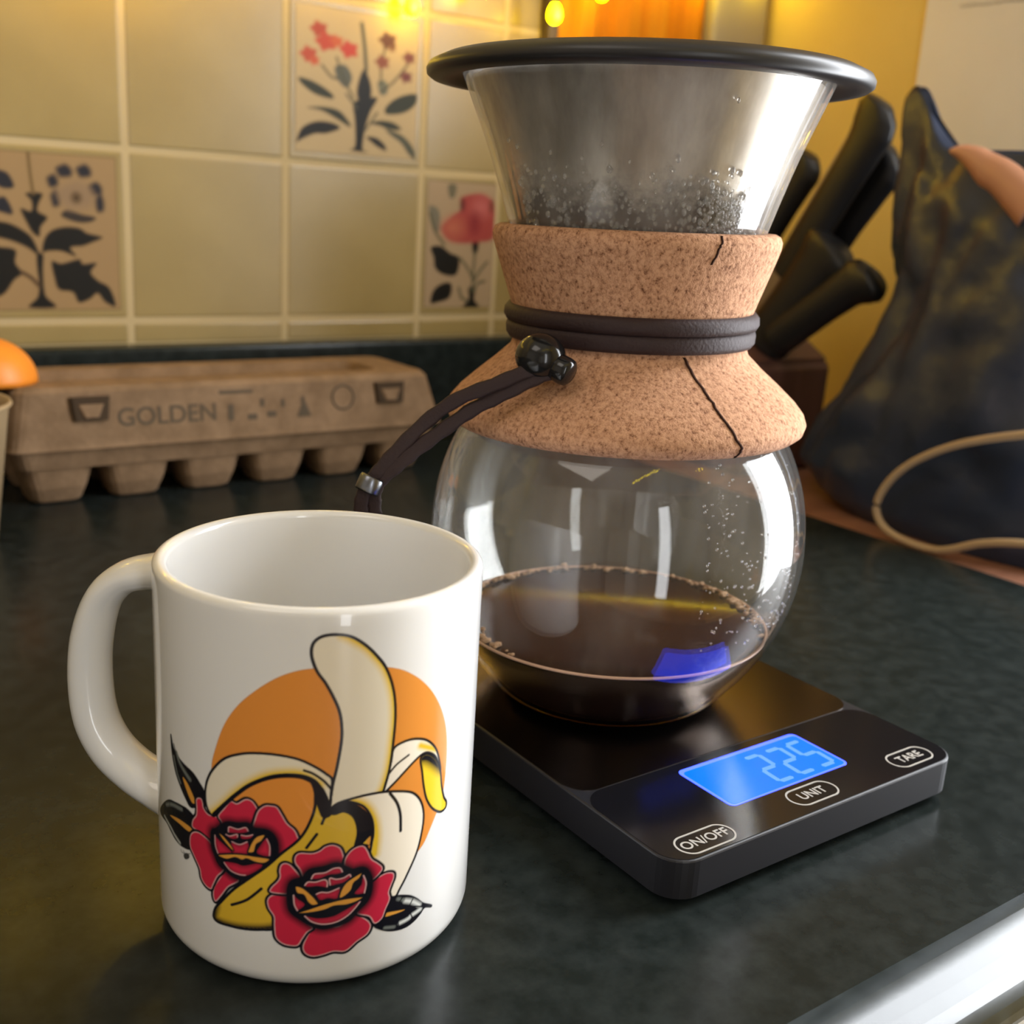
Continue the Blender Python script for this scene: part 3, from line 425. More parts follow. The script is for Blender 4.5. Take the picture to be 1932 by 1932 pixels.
# transfer print, drawn in millimetres on the unrolled wall of the mug (s along the wall, z up)
ART = json_loads('[{"t":"fill","p":[[-26.07,57.1],[-24.57,63.16],[-22.12,69.34],[-18.52,74.74],[-13.95,79.23],[-9.26,82.64],[-4.75,84.55],[-0.3,85.23],[5.3,85.31],[11.11,84.82],[16.49,83.74],[20.54,81.95],[25.05,78.49],[29.09,73.83],[32.51,67.81],[34.42,61.67],[34.9,55.06],[34.5,48.73],[33.42,44.24],[29.92,38.25],[26.67,33.74],[21.51,32.52],[4.19,36.68],[-7.59,41.37],[-15.74,42.5],[-21.02,45.74],[-25.29,49.86]],"c":"O"},{"t":"fill","p":[[17.69,63.15],[20.29,64.24],[23.69,64.07],[27.45,62.43],[30.54,59.07],[32.19,54.79],[32.55,52.34],[30.68,56.75],[28.2,58.94],[25.97,59.34],[23.44,58.15],[20.6,56.11],[17.91,53.97],[15.23,52.29],[16.06,56.43],[17.05,59.72]],"c":"C","o":0.45,"g":[[[25.33,61.79],[30.54,59.07]],"Y",1.2]},{"t":"fill","p":[[25.49,58.39],[27.64,58.86],[30.71,56.29],[32.55,52.34],[33.28,48.33],[34.44,44.53],[35.68,42.55],[35.42,41.01],[33.3,40.9],[30.26,43.08],[28.0,46.56],[26.85,50.44],[26.09,54.81]],"c":"Y2","o":0.45,"g":[[[25.48,58.61],[28.27,57.65],[32.79,53.63]],"K",2.6]},{"t":"line","p":[[21.87,60.41],[18.65,58.87],[16.49,56.77]],"c":"K","w":0.45},{"t":"fill","p":[[2.63,49.11],[3.12,55.42],[4.19,60.96],[5.05,67.31],[4.98,71.55],[4.35,74.95],[2.97,78.36],[1.23,81.73],[-0.66,84.62],[-1.81,88.28],[-1.47,91.1],[0.35,92.7],[3.3,93.11],[6.68,92.44],[9.8,90.34],[12.65,87.34],[15.22,83.63],[17.1,78.24],[17.83,72.12],[17.53,65.28],[16.86,58.88],[15.89,54.7],[14.88,52.28],[11.93,52.25],[7.09,51.51],[3.98,50.1]],"c":"C2","o":0.5,"g":[[[5.16,93.14],[9.8,90.34],[12.65,87.34],[15.22,83.63],[17.1,78.24],[17.83,72.12],[17.53,65.28],[16.86,58.88],[15.89,54.7],[14.88,52.28]],"Y",1.9]},{"t":"fill","p":[[-41.46,60.06],[-40.12,56.82],[-36.31,54.81],[-32.38,53.66],[-30.06,51.83],[-28.43,49.73],[-28.51,45.68],[-30.8,45.3],[-33.28,44.33],[-34.89,45.49],[-37.3,48.1],[-39.54,51.22],[-41.06,55.52]],"c":"K","o":0.3},{"t":"line","p":[[-38.89,56.44],[-37.43,54.36],[-35.33,52.75],[-33.38,51.49]],"c":"G","w":0.9,"s":0.7},{"t":"line","p":[[-40.21,54.99],[-38.73,51.12],[-37.26,49.03]],"c":"G","w":0.5,"s":0.5},{"t":"line","p":[[-40.05,58.19],[-37.87,52.83],[-35.45,49.33]],"c":"K","w":0.25},{"t":"fill","p":[[-36.23,51.03],[-34.08,49.88],[-31.66,46.55],[-32.73,45.68],[-34.8,48.24]],"c":"O2"},{"t":"fill","p":[[-51.68,34.14],[-48.46,37.8],[-43.71,41.4],[-39.84,42.55],[-36.66,43.06],[-34.56,43.05],[-32.32,42.14],[-32.06,40.42],[-33.4,37.81],[-33.54,33.13],[-37.08,32.0],[-40.33,32.3],[-42.63,33.26],[-45.93,34.39]],"c":"K","o":0.25},{"t":"line","p":[[-45.57,39.3],[-41.71,41.21],[-37.07,42.08]],"c":"G","w":0.9,"s":0.7},{"t":"line","p":[[-47.19,35.39],[-43.08,34.45],[-41.17,33.53],[-38.23,32.39]],"c":"G2","w":0.7,"s":0.6},{"t":"line","p":[[-43.45,41.29],[-43.85,39.23],[-49.55,35.19]],"c":"K","w":0.22},{"t":"line","p":[[-49.55,35.19],[-40.48,38.31],[-33.37,38.74]],"c":"K","w":0.5},{"t":"fill","p":[[-43.15,37.59],[-38.36,38.85],[-33.37,38.62],[-34.24,37.34],[-38.41,37.67]],"c":"O2"},{"t":"petal","p":[[-22.07,31.38],[-19.74,30.66],[-18.84,29.28],[-21.64,26.9],[-23.63,23.95],[-25.44,21.69],[-26.2,23.05],[-25.89,25.5],[-24.31,28.37]]},{"t":"petal","p":[[-31.28,46.84],[-30.67,47.74],[-29.51,47.93],[-28.97,47.0],[-28.72,45.75],[-27.39,44.64],[-25.82,44.71],[-24.56,44.66],[-23.6,43.38],[-23.14,41.5],[-24.4,38.86],[-26.46,37.72],[-28.6,38.56],[-30.89,38.83],[-32.88,39.17],[-32.66,41.09],[-31.38,42.96],[-31.18,45.07]]},{"t":"petal","p":[[-20.8,49.93],[-19.12,49.78],[-16.92,51.36],[-15.23,51.13],[-13.99,49.37],[-14.1,47.81],[-15.04,45.88],[-15.27,42.96],[-21.01,41.65],[-22.9,41.57],[-23.35,43.68],[-24.31,45.18],[-22.58,47.69]]},{"t":"petal","p":[[-33.77,36.27],[-32.44,37.98],[-30.31,38.6],[-27.53,37.81],[-26.22,36.67],[-24.97,34.58],[-22.79,31.62],[-24.81,28.66],[-26.15,25.87],[-26.84,24.57],[-28.61,24.93],[-30.01,26.47],[-30.55,28.82],[-32.62,31.67],[-33.86,33.46]]},{"t":"petal","p":[[-13.78,48.96],[-12.35,50.39],[-10.94,50.68],[-9.35,50.42],[-8.16,48.55],[-6.97,46.44],[-5.4,44.97],[-4.62,43.45],[-4.41,41.45],[-7.14,38.19],[-10.33,37.0],[-13.39,40.61],[-15.16,43.64],[-14.62,46.62]]},{"t":"soft","p":[[-25.39,39.9],[-24.37,40.67],[-21.69,43.03],[-18.72,43.56],[-16.32,44.09],[-15.27,43.18],[-11.75,43.08],[-10.33,41.03],[-10.33,37.45],[-11.55,35.49],[-14.46,33.21],[-17.05,31.2],[-19.74,31.12],[-22.06,32.29],[-23.5,33.0],[-24.47,34.75],[-25.32,36.75]],"w":2.3},{"t":"fill","p":[[-25.28,39.26],[-24.4,38.86],[-21.06,36.9],[-21.07,35.99],[-24.21,35.06],[-25.06,36.83]],"c":"R","d":1},{"t":"fill","p":[[-11.75,41.97],[-11.1,40.27],[-11.04,37.59],[-14.02,37.81],[-13.19,39.97]],"c":"R","d":1},{"t":"fill","p":[[-20.57,39.07],[-18.54,39.02],[-16.56,40.24],[-16.36,37.36],[-20.14,36.47]],"c":"R","d":1},{"t":"fill","p":[[-22.77,33.23],[-19.71,33.86],[-17.47,33.73],[-13.61,35.17],[-13.2,34.11],[-17.05,31.2],[-20.42,31.39]],"c":"R","d":1},{"t":"fill","p":[[-21.47,41.75],[-21.22,43.16],[-18.95,43.06],[-16.97,43.95],[-16.33,43.19],[-17.63,42.47],[-19.86,41.95]],"c":"R","d":1},{"t":"fill","p":[[-22.19,40.87],[-21.02,40.86],[-19.19,41.67],[-19.08,40.8],[-20.56,40.2]],"c":"R","d":1},{"t":"fill","p":[[-18.08,41.7],[-16.55,41.81],[-15.16,42.42],[-15.91,41.38],[-17.86,40.86]],"c":"R","d":1},{"t":"line","p":[[-21.47,41.75],[-21.22,43.11],[-18.95,43.06],[-16.97,43.95],[-16.33,43.19]],"c":"P","w":0.22},{"t":"line","p":[[-22.19,40.87],[-21.02,40.75],[-19.19,41.67],[-19.08,41.02]],"c":"P","w":0.22},{"t":"line","p":[[-18.08,41.7],[-16.55,41.81],[-15.16,42.42]],"c":"P","w":0.22},{"t":"line","p":[[-20.57,39.41],[-18.54,39.13],[-16.56,40.29]],"c":"P","w":0.22},{"t":"line","p":[[-25.35,39.69],[-25.24,37.0],[-24.46,34.98]],"c":"P","w":0.22},{"t":"line","p":[[-11.75,41.86],[-11.04,40.05],[-11.1,37.58]],"c":"P","w":0.22},{"t":"line","p":[[-22.77,33.23],[-21.12,31.65],[-18.83,31.12],[-17.05,31.32]],"c":"P","w":0.22},{"t":"fill","p":[[-12.15,42.91],[-14.01,42.29],[-15.28,40.72],[-16.36,38.04],[-16.36,37.48],[-14.87,37.88],[-14.23,40.02],[-12.98,41.12]],"c":"O2","o":0.25},{"t":"fill","p":[[-24.25,40.71],[-23.41,39.62],[-21.75,38.07],[-20.37,37.09],[-20.09,37.39],[-21.27,38.88],[-22.91,40.21]],"c":"O2","o":0.2},{"t":"fill","p":[[-24.72,34.66],[-21.78,35.84],[-18.78,36.59],[-15.51,36.86],[-11.14,36.79],[-12.16,35.4],[-14.45,35.25],[-16.59,35.74],[-17.9,35.1],[-19.7,35.34],[-21.79,34.31],[-23.48,34.26]],"c":"O2","o":0.3},{"t":"fill","p":[[-26.14,44.68],[-27.68,46.41],[-28.16,49.37],[-27.55,53.12],[-25.67,56.78],[-22.23,60.55],[-17.75,62.72],[-13.59,63.57],[-9.22,63.67],[-4.6,62.9],[-0.78,61.0],[1.92,58.97],[3.09,57.6],[2.94,54.56],[2.62,50.21],[2.0,52.88],[0.42,56.01],[-1.12,57.78],[-3.81,58.85],[-7.65,58.88],[-11.58,57.84],[-15.68,55.27],[-19.15,52.16],[-22.38,48.48],[-24.86,45.32]],"c":"C2","o":0.45,"g":[[[-26.14,44.68],[-22.38,48.48],[-19.15,52.16],[-15.68,55.27],[-11.58,57.84],[-7.65,58.88],[-3.81,58.85],[0.04,56.46]],"Y",2.0]},{"t":"line","p":[[-25.62,45.08],[-22.38,48.71],[-19.15,52.16],[-15.68,55.27],[-11.58,57.54],[-7.65,58.54],[-3.8,58.42],[-1.12,57.13]],"c":"K","w":0.85},{"t":"fill","p":[[-0.51,54.04],[-0.67,50.99],[-1.41,47.93],[-2.92,44.4],[-4.84,41.7],[-8.37,38.36],[-11.59,34.84],[-15.8,30.94],[-20.29,26.63],[-23.71,22.33],[-25.53,19.81],[-26.1,17.24],[-24.81,16.29],[-21.82,16.36],[-17.64,16.61],[-13.28,17.31],[-9.13,18.59],[-3.55,24.94],[8.58,37.59],[12.66,39.94],[12.12,44.58],[9.57,48.21],[7.13,49.47],[3.98,49.83],[2.63,49.51],[0.86,51.81]],"c":"Y3","o":0.5,"g":[[[-25.51,20.76],[-26.1,17.24],[-24.3,16.24],[-19.46,16.36],[-13.28,17.31],[-9.13,18.36]],"K",1.7]},{"t":"fill","p":[[-1.73,57.6],[-1.11,55.58],[-0.64,53.22],[0.44,49.45],[1.2,48.05],[2.7,48.3],[2.83,49.65],[2.19,52.42],[0.96,55.52]],"c":"K","o":0.2,"s":0.5},{"t":"fill","p":[[2.99,48.79],[4.02,50.4],[6.74,51.46],[9.24,50.07],[11.18,48.17],[12.53,45.47],[12.94,42.24],[11.99,41.4],[10.1,39.69],[8.53,39.27],[9.08,42.67],[8.77,45.5],[7.73,47.73],[5.87,48.94],[4.05,48.52]],"c":"K","o":0.1,"s":0.6},{"t":"fill","p":[[2.63,49.73],[4.35,51.34],[7.87,52.24],[11.92,52.65],[16.18,52.37],[20.79,51.18],[23.81,49.65],[26.04,46.8],[27.16,43.14],[26.97,39.03],[25.59,33.48],[23.16,28.79],[20.81,24.95],[18.96,23.01],[14.74,26.96],[12.39,34.07],[12.69,39.03],[13.12,42.11],[12.72,45.8],[11.18,49.02],[9.11,50.72],[6.3,51.65],[3.97,50.8]],"c":"C","o":0.45,"g":[[[6.3,51.79],[9.51,50.66],[11.6,48.72],[13.16,45.25],[13.7,41.06],[13.39,36.58]],"Y",1.9]},{"t":"fill","p":[[6.59,51.14],[8.92,50.29],[11.18,48.17],[12.53,45.47],[12.94,42.24],[12.49,40.59],[11.99,41.4],[10.93,45.11],[8.96,48.23]],"c":"K","o":0.15,"s":0.3},{"t":"line","p":[[17.09,51.69],[19.01,48.69],[20.07,45.2],[20.32,40.77]],"c":"K","w":0.65},{"t":"line","p":[[-2.5,40.17],[-1.35,41.94],[-0.2,43.69]],"c":"K","w":0.6},{"t":"line","p":[[-20.8,22.31],[-16.7,24.77],[-13.05,28.48]],"c":"K","w":0.6},{"t":"line","p":[[0.93,46.36],[1.5,48.04]],"c":"K","w":0.55},{"t":"line","p":[[-3.23,60.1],[-1.15,59.26],[1.23,57.35],[2.9,55.24]],"c":"K","w":0.5},{"t":"line","p":[[3.32,57.06],[2.92,53.72],[2.39,49.0],[1.36,47.7]],"c":"K","w":0.5},{"t":"fill","p":[[11.38,40.2],[12.38,41.48],[12.2,39.28]],"c":"O2"},{"t":"fill","p":[[18.64,22.91],[20.2,23.0],[23.55,21.68],[25.98,19.83],[28.29,17.41],[31.28,15.37],[31.32,14.81],[29.03,15.84],[27.47,14.72],[25.36,13.57],[22.49,12.97],[18.95,13.6],[16.11,14.87],[13.85,16.89],[15.74,18.93],[16.92,21.15]],"c":"K","o":0.2},{"t":"line","p":[[22.47,20.68],[24.81,19.42],[27.02,17.48]],"c":"G3","w":1.1,"s":0.9},{"t":"line","p":[[20.24,22.07],[21.89,21.17]],"c":"G","w":0.8,"s":0.7},{"t":"line","p":[[24.39,15.62],[26.17,15.88],[27.4,16.1]],"c":"G3","w":1.0,"s":0.7},{"t":"line","p":[[21.04,14.91],[22.69,15.02],[23.82,15.2]],"c":"G3","w":0.9,"s":0.7},{"t":"line","p":[[16.85,15.15],[19.45,14.47]],"c":"G","w":0.7,"s":0.6},{"t":"line","p":[[28.68,16.15],[25.17,17.93],[22.57,18.13],[17.0,18.52]],"c":"K","w":0.3},{"t":"line","p":[[24.77,20.23],[23.68,18.58]],"c":"K","w":0.3},{"t":"line","p":[[21.58,22.08],[20.81,21.07]],"c":"K","w":0.3},{"t":"line","p":[[23.74,17.23],[25.02,14.53]],"c":"K","w":0.3},{"t":"line","p":[[20.47,15.67],[20.81,13.67]],"c":"K","w":0.3},{"t":"fill","p":[[16.88,18.29],[17.23,19.22],[22.28,18.24],[20.38,18.08]],"c":"O2"},{"t":"petal","p":[[-1.05,18.11],[2.0,18.94],[5.31,18.54],[8.62,21.04],[10.7,20.07],[12.62,18.28],[13.14,16.58],[12.23,14.73],[9.7,13.28],[7.0,11.23],[4.09,11.57],[1.66,10.94],[-0.75,10.59],[-2.52,11.43],[-3.19,12.99],[-2.77,15.06]]},{"t":"petal","p":[[13.05,28.99],[14.93,30.01],[16.88,30.46],[18.66,29.89],[18.96,28.5],[18.26,26.67],[17.68,24.8],[18.0,22.87],[16.94,20.36],[16.01,18.06],[14.08,17.22],[12.58,19.59],[9.52,21.37],[11.29,24.57]]},{"t":"petal","p":[[-11.67,25.43],[-10.99,26.78],[-9.65,27.32],[-7.0,27.18],[-5.68,25.74],[-5.01,23.23],[-2.81,20.46],[-0.84,18.61],[-2.13,17.37],[-3.21,15.58],[-4.29,13.76],[-6.06,13.57],[-8.06,14.08],[-9.63,15.73],[-9.98,18.78],[-10.09,21.32],[-11.33,23.45]]},{"t":"petal","p":[[-8.78,33.79],[-8.45,35.31],[-7.47,36.01],[-6.17,35.59],[-4.65,33.79],[-3.12,31.57],[-2.9,30.32],[-4.61,28.3],[-7.0,27.68],[-10.77,27.82],[-10.77,29.07],[-9.21,31.01],[-8.66,32.31]]},{"t":"petal","p":[[-5.21,37.49],[-4.68,38.49],[-3.61,38.88],[-1.26,38.75],[0.44,39.3],[1.71,40.33],[3.43,40.68],[5.17,39.76],[5.96,37.92],[6.1,36.16],[5.93,33.69],[1.79,34.64],[-1.2,33.3],[-2.91,31.82],[-4.0,34.31],[-5.09,36.01]]},{"t":"petal","p":[[6.24,34.9],[6.53,36.85],[7.82,38.64],[9.58,39.44],[10.95,39.17],[11.9,37.6],[12.89,35.36],[14.58,33.79],[15.71,32.33],[15.38,31.16],[13.04,29.5],[11.12,31.74],[8.39,32.29],[6.6,32.84]]},{"t":"soft","p":[[-5.27,30.28],[-2.69,31.32],[-1.2,33.3],[1.8,33.89],[4.39,34.51],[6.15,33.41],[8.17,32.33],[10.65,32.34],[11.86,30.05],[11.93,26.97],[11.06,24.62],[9.04,22.76],[7.05,20.57],[4.18,19.72],[1.55,19.36],[-1.07,20.42],[-3.26,21.99],[-5.23,23.73],[-5.69,26.75]],"w":2.4},{"t":"fill","p":[[-1.19,32.05],[-0.56,33.15],[1.81,33.39],[3.74,34.33],[5.26,34.28],[5.83,33.2],[4.63,32.86],[2.68,32.82],[0.53,31.97]],"c":"R","d":1},{"t":"fill","p":[[-2.68,30.2],[-2.04,31.07],[-0.32,31.02],[1.61,31.53],[2.38,30.84],[2.29,29.59],[0.12,29.99],[-2.03,29.82]],"c":"R","d":1},{"t":"fill","p":[[3.02,31.78],[4.44,31.38],[6.19,31.52],[7.5,32.19],[7.85,31.63],[6.21,30.38],[4.68,30.09],[3.26,30.0]],"c":"R","d":1},{"t":"fill","p":[[-0.07,27.74],[1.01,28.18],[2.74,28.04],[5.13,28.9],[4.74,26.29],[2.55,26.54],[0.82,26.17]],"c":"R","d":1},{"t":"fill","p":[[-5.26,27.27],[-4.6,26.53],[-2.85,25.04],[-4.58,23.5],[-5.24,25.25]],"c":"R","d":1},{"t":"fill","p":[[10.92,30.77],[11.65,29.08],[11.24,26.62],[8.95,26.87],[10.5,28.83]],"c":"R","d":1},{"t":"fill","p":[[-2.61,21.73],[0.22,21.12],[3.72,21.32],[6.35,22.48],[9.02,23.79],[10.15,24.32],[7.27,21.04],[4.18,19.72],[0.68,19.56]],"c":"R","d":1},{"t":"line","p":[[-1.3,31.93],[-0.56,33.15],[1.81,33.39],[3.74,34.33],[5.26,34.28],[5.83,33.2]],"c":"P","w":0.28},{"t":"line","p":[[-2.79,30.2],[-2.04,31.07],[-0.32,31.02],[1.61,31.53],[2.38,30.84],[2.33,29.59]],"c":"P","w":0.28},{"t":"line","p":[[3.04,30.02],[2.95,31.79],[4.44,31.38],[6.19,31.52],[7.5,32.19],[7.85,31.63]],"c":"P","w":0.28},{"t":"line","p":[[-0.11,27.74],[1.01,28.18],[2.74,28.04],[5.13,28.9]],"c":"P","w":0.28},{"t":"line","p":[[-5.41,27.52],[-5.2,25.0],[-4.47,23.37]],"c":"P","w":0.28},{"t":"line","p":[[10.95,31.27],[11.65,29.08],[11.29,26.49]],"c":"P","w":0.28},{"t":"line","p":[[-2.72,21.86],[-1.07,20.29],[1.55,19.44],[4.62,19.72],[7.27,21.04],[9.04,22.76],[10.26,24.29]],"c":"P","w":0.28},{"t":"fill","p":[[-5.05,29.91],[-3.32,29.57],[-1.14,27.53],[0.17,25.7],[0.29,24.94],[-1.12,24.75],[-2.21,25.79],[-3.09,27.56],[-4.61,28.04]],"c":"O2","o":0.3},{"t":"fill","p":[[10.54,32.17],[10.0,30.71],[8.67,29.71],[8.03,27.8],[6.28,26.32],[5.18,26.23],[5.58,28.2],[6.66,30.06],[8.41,31.28]],"c":"O2","o":0.3},{"t":"fill","p":[[-4.47,22.79],[-1.97,23.76],[1.92,25.07],[6.29,25.81],[10.92,25.55],[9.91,24.62],[7.21,24.0],[4.11,24.08],[1.94,23.29],[-1.1,22.72],[-3.7,22.5]],"c":"O2","o":0.35},{"t":"fill","p":[[-36.6,29.88],[-35.3,30.95],[-34.28,30.71],[-34.65,29.73],[-36.08,28.95]],"c":"K3","s":0.12},{"t":"line","p":[[-37.9,30.79],[-37.34,30.23],[-36.21,30.41]],"c":"K3","w":0.14},{"t":"line","p":[[-36.75,30.98],[-36.03,30.38]],"c":"K3","w":0.12},{"t":"line","p":[[-34.96,30.76],[-33.75,31.53]],"c":"K3","w":0.14}]')
CO = dict(K=(15, 15, 26), O=(232, 148, 62), O2=(226, 160, 66), C=(250, 240, 222), C2=(240, 230, 208), Y=(236, 196, 50), Y2=(252, 214, 50), Y3=(222, 182, 52), R=(206, 40, 70), P=(232, 186, 186), G=(120, 126, 122), G2=(190, 194, 190), G3=(225, 228, 224), K3=(70, 70, 70))
CO = {k: s2l(v) for k, v in CO.items()}
K = Ink(-53.5, 37.5, 9, 95, 0.17)
def grad(w_, cov, gd):
    G = smooth_poly(gd[0], 5, False); dd = pdist(K.X[w_], K.Y[w_], G, False); K.put(w_, cov*np.clip(1.25-dd/gd[2], 0, 1)**1.3, CO[gd[1]])
for s_ in ART:
    cl = s_['t'] != 'line'; P = smooth_poly(s_['p'], 6, cl)
    w_ = K.win(P, 3.5); 
    if K.X[w_].size == 0: continue
    sd = pdist(K.X[w_], K.Y[w_], P, cl)
    if s_['t'] == 'fill':
        o_ = s_.get('o', 0)*1.35
        if o_: K.put(w_, K.cover(sd-o_/2, 0.2), CO['K'])
        cov = K.cover(sd+o_/2, s_.get('s', 0.2)); K.put(w_, cov, CO[s_['c']])
        if s_.get('d'): K.put(w_, cov*np.clip(1.0+sd/1.1, 0, 1)*0.55, CO['K'])
        if 'g' in s_: grad(w_, cov, s_['g'])
        if o_: K.put(w_, K.cover(np.abs(sd)-o_/2, 0.2), CO['K'])
    elif s_['t'] == 'line': K.put(w_, K.cover(sd-s_['w']*(0.62 if s_['c'] == 'K' else 0.5), s_.get('s', 0.18)), CO[s_['c']])
    elif s_['t'] == 'petal':
        K.put(w_, K.cover(sd-0.62, 0.2), CO['K']); K.put(w_, K.cover(sd+0.02, 0.2), CO['P']); K.put(w_, K.cover(sd+0.24, 0.22), CO['R'])
    elif s_['t'] == 'soft':
        K.put(w_, np.clip((s_['w']*1.35-sd)/(s_['w']*0.85), 0, 1), CO['K'])
rgb = K.rgb.copy(); 
for dy, dx in ((0, 1), (0, -1), (1, 0), (-1, 0), (1, 1), (-1, -1), (1, -1), (-1, 1)):
    s2 = np.roll(np.roll(K.rgb, dy, 0), dx, 1); a2 = np.roll(np.roll(K.a, dy, 0), dx, 1); mm = (K.a < 0.02) & (a2 > 0.05); rgb[mm] = s2[mm]
K.rgb = rgb
A0 = math.radians(-116.311)
def wrap(X, Y):
    a = A0+X/(MR*1000); r = MR+0.00006; return np.stack([r*np.cos(a), r*np.sin(a), Y/1000], 1)
o = ink_mesh('printed_artwork', K, wrap, 'mug_print', mug); o['label'] = 'printed banana, orange disc and two red roses'
# ================================================================ kitchen scale
SX, SY, SH = 0.2643, 0.1847, 0.0155
sc = thing('kitchen_scale', 'flat black digital kitchen scale with a lit blue display under the glass coffee maker', 'scale', (SX, SY, 0))
def rrect(x0, x1, y0, y1, r, n=8):
    out = []
    for cx, cy, a0 in ((x1-r, y1-r, 0), (x0+r, y1-r, PI/2), (x0+r, y0+r, PI), (x1-r, y0+r, 1.5*PI)):
        for k in range(n+1): a = a0+PI/2*k/n; out.append((cx+r*math.cos(a), cy+r*math.sin(a)))
    return out
def prism(name, P, z0, z1, m, parent=None, bev=0.0):
    n = len(P); V = []; F = []
    rings = [(0, z0), (0, z1)] if not bev else [(0, z0), (0, z1-bev), (bev*0.3, z1-bev*0.3), (bev, z1)]
    cx = sum(p[0] for p in P)/n; cy = sum(p[1] for p in P)/n
    for ins, z in rings:
        for i, (x, y) in enumerate(P):
            a, b = P[i-1], P[(i+1) % n]; tx, ty = b[0]-a[0], b[1]-a[1]; L = math.hypot(tx, ty) or 1
            V.append((x-ty/L*ins, y+tx/L*ins, z))
    for k in range(len(rings)-1):
        for i in range(n): j = (i+1) % n; F.append((k*n+i, k*n+j, (k+1)*n+j, (k+1)*n+i))
    F += [tuple(range(n-1, -1, -1)), tuple((len(rings)-1)*n+i for i in range(n))]
    return link(name, mesh(name, V, F, False), m, parent)
D = 0.192
prism('body', rrect(-0.064, 0.064, 0.003, D-0.003, 0.008), 0.002, 0.012, 'scale_body', sc)
prism('panel', rrect(-0.0660, 0.0660, 0.0, D, 0.0095), 0.0035, SH, 'scale_body', sc, 0.0006)
# the black glass front strip and the dark mirror weighing plate lie flush on top
prism('front_glass', rrect(-0.0653, 0.0653, 0.0008, 0.0432, 0.0088)[:], SH-0.001, SH+0.00012, 'scale_glass', sc)
pl = prism('weighing_plate', rrect(-0.0653, 0.0653, 0.0436, D-0.0008, 0.0088), SH-0.001, SH+0.00022, 'scale_plate', sc)
pl['label'] = 'dark mirror-like weighing plate'
for x in (-0.052, 0.052):
    for y in (0.014, D-0.014): lathe('foot', [(0, 0), (0.006, 0), (0.006, 0.0026), (0, 0.0026)], 'rubber', sc, 20, loc=(x, y, 0))
lc = prism('display', rrect(-0.0285, 0.0265, 0.0150, 0.0395, 0.0022, 4), SH, SH+0.00022, 'lcd_rim', sc); lc['label'] = 'lit blue display'
prism('screen', rrect(-0.0275, 0.0255, 0.0157, 0.0378, 0.0016, 4), SH+0.0002, SH+0.00034, 'lcd', lc)
# digits 2 2 5, seven segments each
def seg(name, cx, cy, wd, ht, on, parent):
    th = 0.00085; k = 0.28; V = []; F = []
    def bar(a, b):
        (x0, y0), (x1, y1) = a, b; dx, dy = x1-x0, y1-y0; L = math.hypot(dx, dy); tx, ty = dx/L, dy/L; nx, ny = -ty*th, tx*th; c0 = len(V)
        for z in (0, 0.00008):
            for p in ((x0+tx*th*0.2, y0+ty*th*0.2, 0), (x0+tx*th*0.9, y0+ty*th*0.9, 1), (x1-tx*th*0.9, y1-ty*th*0.9, 1), (x1-tx*th*0.2, y1-ty*th*0.2, 0), (x1-tx*th*0.9, y1-ty*th*0.9, -1), (x0+tx*th*0.9, y0+ty*th*0.9, -1)):
                V.append((p[0]+nx*p[2], p[1]+ny*p[2], SH+0.00034+z))
        F.append(tuple(c0+6+i for i in range(6)))
        for i in range(6): j = (i+1) % 6; F.append((c0+i, c0+j, c0+6+j, c0+6+i))
    h2 = ht/2; w2 = wd/2; pt = {'a': ((-w2, h2), (w2, h2)), 'b': ((w2, 0), (w2, h2)), 'c': ((w2, -h2), (w2, 0)), 'd': ((-w2, -h2), (w2, -h2)), 'e': ((-w2, -h2), (-w2, 0)), 'f': ((-w2, 0), (-w2, h2)), 'g': ((-w2, 0), (w2, 0))}
    for s in on: a, b = pt[s]; bar((cx+a[0]+a[1]*0.06, cy+a[1]), (cx+b[0]+b[1]*0.06, cy+b[1]))
    return link(name, mesh(name, V, F, False), 'lcd_digit', parent)
for cx, on in ((-0.0000, 'abged'), (0.0100, 'abged'), (0.0200, 'afgcd')): seg('digit', cx, 0.0262, 0.0062, 0.0160, on, lc)
def pill(name, cx, cy, w_, h_, txt, size):
    th = 0.00029; V = []; F = []; n = 40; r = h_/2
    for ro in (r, r-2*th):
        for z in (SH+0.0001, SH+0.00026):
            for k in range(n):
                a = 2*PI*(k+0.5)/n; V.append((cx+(w_/2-r)*(1 if math.cos(a) > 0 else -1)+ro*math.cos(a), cy+ro*math.sin(a), z))
    for k in range(n):
        j = (k+1) % n; F += [(n+k, n+j, 3*n+j, 3*n+k), (k, j, n+j, n+k), (2*n+k, 3*n+k, 3*n+j, 2*n+j)]
    o = link(name, mesh(name, V, F, False), 'ink_white', sc); o['label'] = 'oval button outline reading '+txt
    text('lettering', txt, size, Matrix.Translation((cx, cy, SH+0.0002)), 'ink_white', o, 0.00005, 1.0, 0.00006)
pill('button', -0.0484, 0.0065, 0.0215, 0.0092, 'ON/OFF', 0.0050)
pill('button', 0.0000, 0.0083, 0.0205, 0.0092, 'UNIT', 0.0050)
pill('button', 0.0487, 0.0078, 0.0200, 0.0090, 'TARE', 0.0050)
